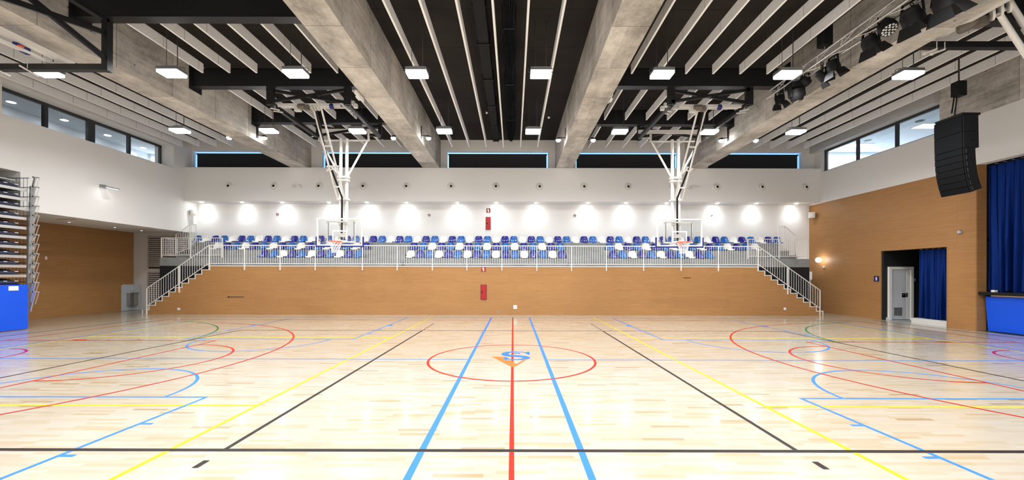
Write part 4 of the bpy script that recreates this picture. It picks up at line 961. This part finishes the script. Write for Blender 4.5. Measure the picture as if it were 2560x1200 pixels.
MB().lathe([(.09, 0), (.085, .01)], (XN+.24, ya_+.215, .42), (-.12, -1, 0), 18).build('grille', M['greymetal'], r)
tag(MB().tube((X_at(356.5, 18.3), 18.3, 0), (X_at(356.5, 18.3), 18.3, .19), .02, 10).build('floor_stub_post', M['whitemetal']), 'short white stub post on the floor beside the left stair foot', 'post')

# ------------------------------------------------------------------ folded telescopic stand on the left
XT = -16.08
r = thing('retractable_bleacher', (XT, 10, 0), 'folded telescopic stand with bright blue kick panel at the left edge', 'bleacher')
kp = MB().box(XT-.12, XT, 2.0, 13.06, .02, 1.48).build('kick_panel', M['kickblue'], r, bevel=.008)
MB().box(XT, XT+.012, 12.55, 12.80, 1.30, 1.44).build('number_plate', M['signwhite'], kp)
MB().box(XT-2.6, XT-.12, 2.0, 12.9, .3, 1.4).build('under_frame', M['frame'], r)
for k in range(11):
    z = 4.60 - .3145*k + .0
    if k == 10: z = 1.46
    else: 
        MB().box(XT-.06, XT-.02, 2.0, 13.03, z-.045, z+.045).build('fascia_board', M['alu'], r)
    MB().box(XT-1.6, XT-.06, 2.0, 13.0, z-.03, z+.005).build('deck', M['frame'], r)
    for j in range(9):
        y1 = 12.90 - .53*j; y0 = y1 - .50
        if k == 0 and j == 0:
            prof = [(-.08, .03), (-.03, .075), (-.06, .15), (-.2, .215), (-.5, .235), (-.52, .03)]
            s0 = MB().grid([[V((XT + a_ - .04*abs(t_), y0 + .25 + .25*t_, z + b_*(1 - .55*max(0, t_)**2))) for a_, b_ in prof] for t_ in (-1, -.6, 0, .5, .8, 1)]).build('folded_seat', M['navyseat'], r, True)
            t0 = [MB().box(XT-.075, XT-.055, y0+ty, y0+ty+.085, z+.135, z+.152).build('row_tag', M['signwhite'], s0) for ty in (.08, .36)]
            z00, y00 = z, y1
        else:
            so = s0.copy(); COL.objects.link(so); so.parent = r; so.location = (0, y1-y00, z-z00)
            for t_ in t0: q = t_.copy(); COL.objects.link(q); q.parent = so
MB().box(XT-.5, XT-.05, 2.0, 12.75, 4.62+.235, 4.62+.26).build('top_seat_back', M['laminate'], r)
zt0 = Z_at(86, 444, 13.12)
for k in range(13):
    z = zt0 - .318*k; e = MB(); y = 13.14
    o = MB().bar((XT+.13, y, z), (XT+.0, y-.03, z-.64), .055, .03, (0,1,0)).build('end_rail', M['alu'], r)
    MB().tube((XT+.225, y+.03, z-.01), (XT+.12, y+.02, z-.40), .009, 6).build('thin_rod', M['alu'], o)
    MB().tube((XT+.10, y-.02, z+.015), (XT+.24, y+.03, z), .021, 10).build('grip', M['alu'], o)
    MB().tube((XT+.085, y-.027, z+.017), (XT+.105, y-.019, z+.0145), .026, 10).build('end_cap', M['blackplastic'], o)
gr = MB()
for k in range(12):
    z = zt0 - .314*k - .02
    gr.tube((XT-1.6, 13.12, z), (XT-.05, 13.12, z), .012, 5)
for j in range(13): gr.tube((XT-1.55+.12*j, 13.12, .3), (XT-1.55+.12*j, 13.12, zt0), .007, 4)
gr.build('end_grid', M['rod'], r)
MB().bar((XT-.10, 13.09, .3), (XT+.06, 13.09, 4.75), .06, .05, (0,1,0)).build('end_column', M['greymetal'], r)

# ------------------------------------------------------------------ stage, curtains and alcove on the right
def curtain(name, x, y0, y1, z0, z1, folds, amp, label, matn='velvet', gather=0, seed=1):
    rnd = random.Random(seed); n = folds*10; rows = []
    ph = [rnd.uniform(-.6, .6) for _ in range(folds+2)]
    for k in range(22):
        t_ = k/21; z = z1 + (z0-z1)*t_; row = []
        for i in range(n+1):
            s = i/n; f = s*folds; a = amp*(.55+.45*t_)*(math.sin(2*PI*f + ph[int(f)] + .5*math.sin(3*t_+f)) + .35*math.sin(5.1*f+2*t_))
            yy = y0 + (y1-y0)*s; mid = y1 - .55
            if gather: yy += (mid - yy)*gather*max(0, t_-.35)**1.6*math.exp(-((yy-mid)/.45)**2)
            row.append(V((x + a, yy, z + (.03*math.sin(2*PI*f*.5) if k == 21 else 0))))
        rows.append(row)
    r = thing(name, (x, (y0+y1)/2, z0), label, 'curtain'); c = MB().grid(rows).build('drape', M[matn], r, True)
    MB().box(x-.03, x+.03, y0-.02, y1+.02, z1-.02, z1+.05).build('curtain_track', M['blackplastic'], r)
    hk = MB()
    for i in range(int((y1-y0)/.22)): hk.box(x-.10, x-.03, y0+.1+i*.22, y0+.13+i*.22, z1-.01, z1+.01)
    hk.build('track_hook', M['greymetal'], r); return r
curtain('stage_curtain', 15.89, 7.5, 13.165, 1.32, 5.52, 25, .075, 'tall blue velvet stage curtain at the right edge', gather=.45, seed=4)
r = thing('padded_stage', (15.75, 10, 0), 'stage front with bright blue padded panel and black lip at the right edge', 'stage')
kp = MB().prism([(15.76, 3.0, .02), (15.67, 3.0, 1.16), (15.76, 3.0, 1.16), (15.79, 3.0, .02)], (0, 10.08, 0)).build('kick_panel', M['kickblue'], r, bevel=.008)
MB().box(15.53, 15.78, 3.0, 13.16, 1.21, 1.31).build('stage_lip', M['blackplastic'], r, bevel=.01)
MB().box(15.70, 15.77, 3.0, 12.95, 1.165, 1.205).build('edge_strip', M['alu'], r)
tag(MB().box(15.62, 15.72, 12.78, 12.88, 1.31, 1.38).build('stage_outlet', M['signwhite']), 'small white box on the corner of the black stage lip', 'box')
struct('wall_pilaster', MB().box(XR+.005, 15.82, 13.17, 13.199, 0, 5.56), M['wood'])
curtain('alcove_curtain', 15.96, 14.12, 15.47, .18, 2.86, 7, .06, 'blue velvet curtain hanging in the dark opening of the right wall', seed=9)
tag(MB().box(15.58, 15.82, 14.09, 15.42, 0, .2).build('curb_step', M['curb']), 'low white step under the blue curtain of the opening', 'step')
r = thing('white_door', (16.2, 16.48, 0), 'white door with vent grille in the dark opening of the right wall', 'door')
dz = 2.22; x0, x1 = X_at(2220, 16.48), X_at(2281, 16.48)
MB().box(x0, x0+.11, 16.42, 16.5, 0, dz-.11).box(x1-.11, x1, 16.42, 16.5, 0, dz-.11).box(x0, x1, 16.42, 16.5, dz-.11, dz).build('door_frame', M['whitemetal'], r)
xl = X_at(2262.5, 16.48); lf = MB().box(x0+.12, xl, 16.455, 16.495, .02, dz-.12).build('door_leaf', M['doorgrey'], r)
MB().box(xl, xl+.035, 16.49, 16.499, .02, dz-.12).build('open_gap', M['blackplastic'], r); MB().box(xl+.035, x1-.11, 16.45, 16.495, .02, dz-.12).build('side_leaf', M['whitemetal'], r)
MB().box(xl-.17, xl-.01, 16.44, 16.456, .95, 1.12).tube((xl-.14, 16.40, 1.05), (xl-.02, 16.40, 1.05), .014).box(xl+.02, xl+.07, 16.44, 16.456, .96, 1.14).build('door_handle', M['chrome'], lf)
MB().box(x0+.22, x0+.56, 16.445, 16.457, .18, .52).build('vent_grille', M['greymetal'], lf); 
for k in range(5): MB().box(x0+.25, x0+.53, 16.44, 16.447, .22+.06*k, .245+.06*k).build('grille_slat', M['alu'], lf)
struct('baseboard_alcove', MB().box(15.62, x0, 16.44, 16.5, 0, .1).box(x1, 17.3, 16.44, 16.5, 0, .1), M['curb'])
def wc_sign(c, n, s, label):
    c, n = V(c), V(n); sd = V((n.y, -n.x, 0))
    r = thing('restroom_sign', tuple(c), label, 'sign')
    MB().obox(c, sd*s/2, n*.006, V((0,0,s/2))).build('sign_plate', M['signblue'], r)
    q = c + n*.008; g = MB().obox(q+V((0,0,s*.06)), sd*s*.095, n*.002, V((0,0,s*.15))).obox(q+V((0,0,-s*.2)), sd*s*.06, n*.002, V((0,0,s*.17))).lathe([(s*.07, 0), (s*.07, .003)], q+V((0,0,s*.29)), n, 14)
    for e in (-1, 1): g.obox(q+sd*e*s*.12+V((0,0,s*.03)), sd*s*.025, n*.002, V((0,0,s*.15)))
    g.build('person_symbol', M['signwhite'], r)
p = at_x(2191.5, 697, XR); wc_sign((XR-.007, p.y, p.z), (-1, 0, 0), .235, 'small navy restroom sign on the wood wall left of the dark opening')
p = at_d(2287, 699.5, 16.49); wc_sign((p.x, 16.492, p.z), (0, -1, 0), .16, 'small navy restroom sign on the black wall right of the white door')
r = thing('stage_steps', (16.9, 13.9, 0), 'dark steps with a thin handrail seen right of the opening curtain', 'steps')
for k in range(4): MB().box(16.35+.3*k, 16.65+.3*k, 13.34, 14.5, 0, .28*(k+1)).build('step', M['darkgrey'], r)
MB().bar((16.35, 14.45, 1.25), (17.6, 14.45, 2.2), .03, .03).bar((16.4, 14.45, .3), (16.4, 14.45, 1.3), .03, .03).build('handrail', M['greymetal'], r)

# ------------------------------------------------------------------ camera, world, colour management
cam = bpy.data.cameras.new('camera'); co = bpy.data.objects.new('camera', cam); COL.objects.link(co)
cam.sensor_fit = 'HORIZONTAL'; cam.sensor_width = 36; cam.lens = 36*F/2560; cam.shift_x = -(CX-1280)/2560; cam.shift_y = (CY-600)/2560
cam.clip_start = .05; cam.clip_end = 200
co.location = (0, 0, H); co.rotation_euler = (PI/2, -TH, 0)
sc = bpy.context.scene; sc.camera = co
w = bpy.data.worlds.new('world'); sc.world = w; w.use_nodes = True; w.node_tree.nodes['Background'].inputs[0].default_value = (.5, .6, .7, 1); w.node_tree.nodes['Background'].inputs[1].default_value = .05
sc.view_settings.view_transform = 'Standard'; sc.view_settings.look = 'None'; sc.view_settings.gamma = 1; sc.view_settings.use_curve_mapping = False
sc.view_settings.exposure = 1.12
sc.cycles.use_denoising = True
sc.cycles.use_adaptive_sampling = True; sc.cycles.adaptive_threshold = .07
sc.cycles.max_bounces = 7; sc.cycles.diffuse_bounces = 4; sc.cycles.glossy_bounces = 3; sc.cycles.transparent_max_bounces = 16
sc.cycles.sample_clamp_indirect = 6
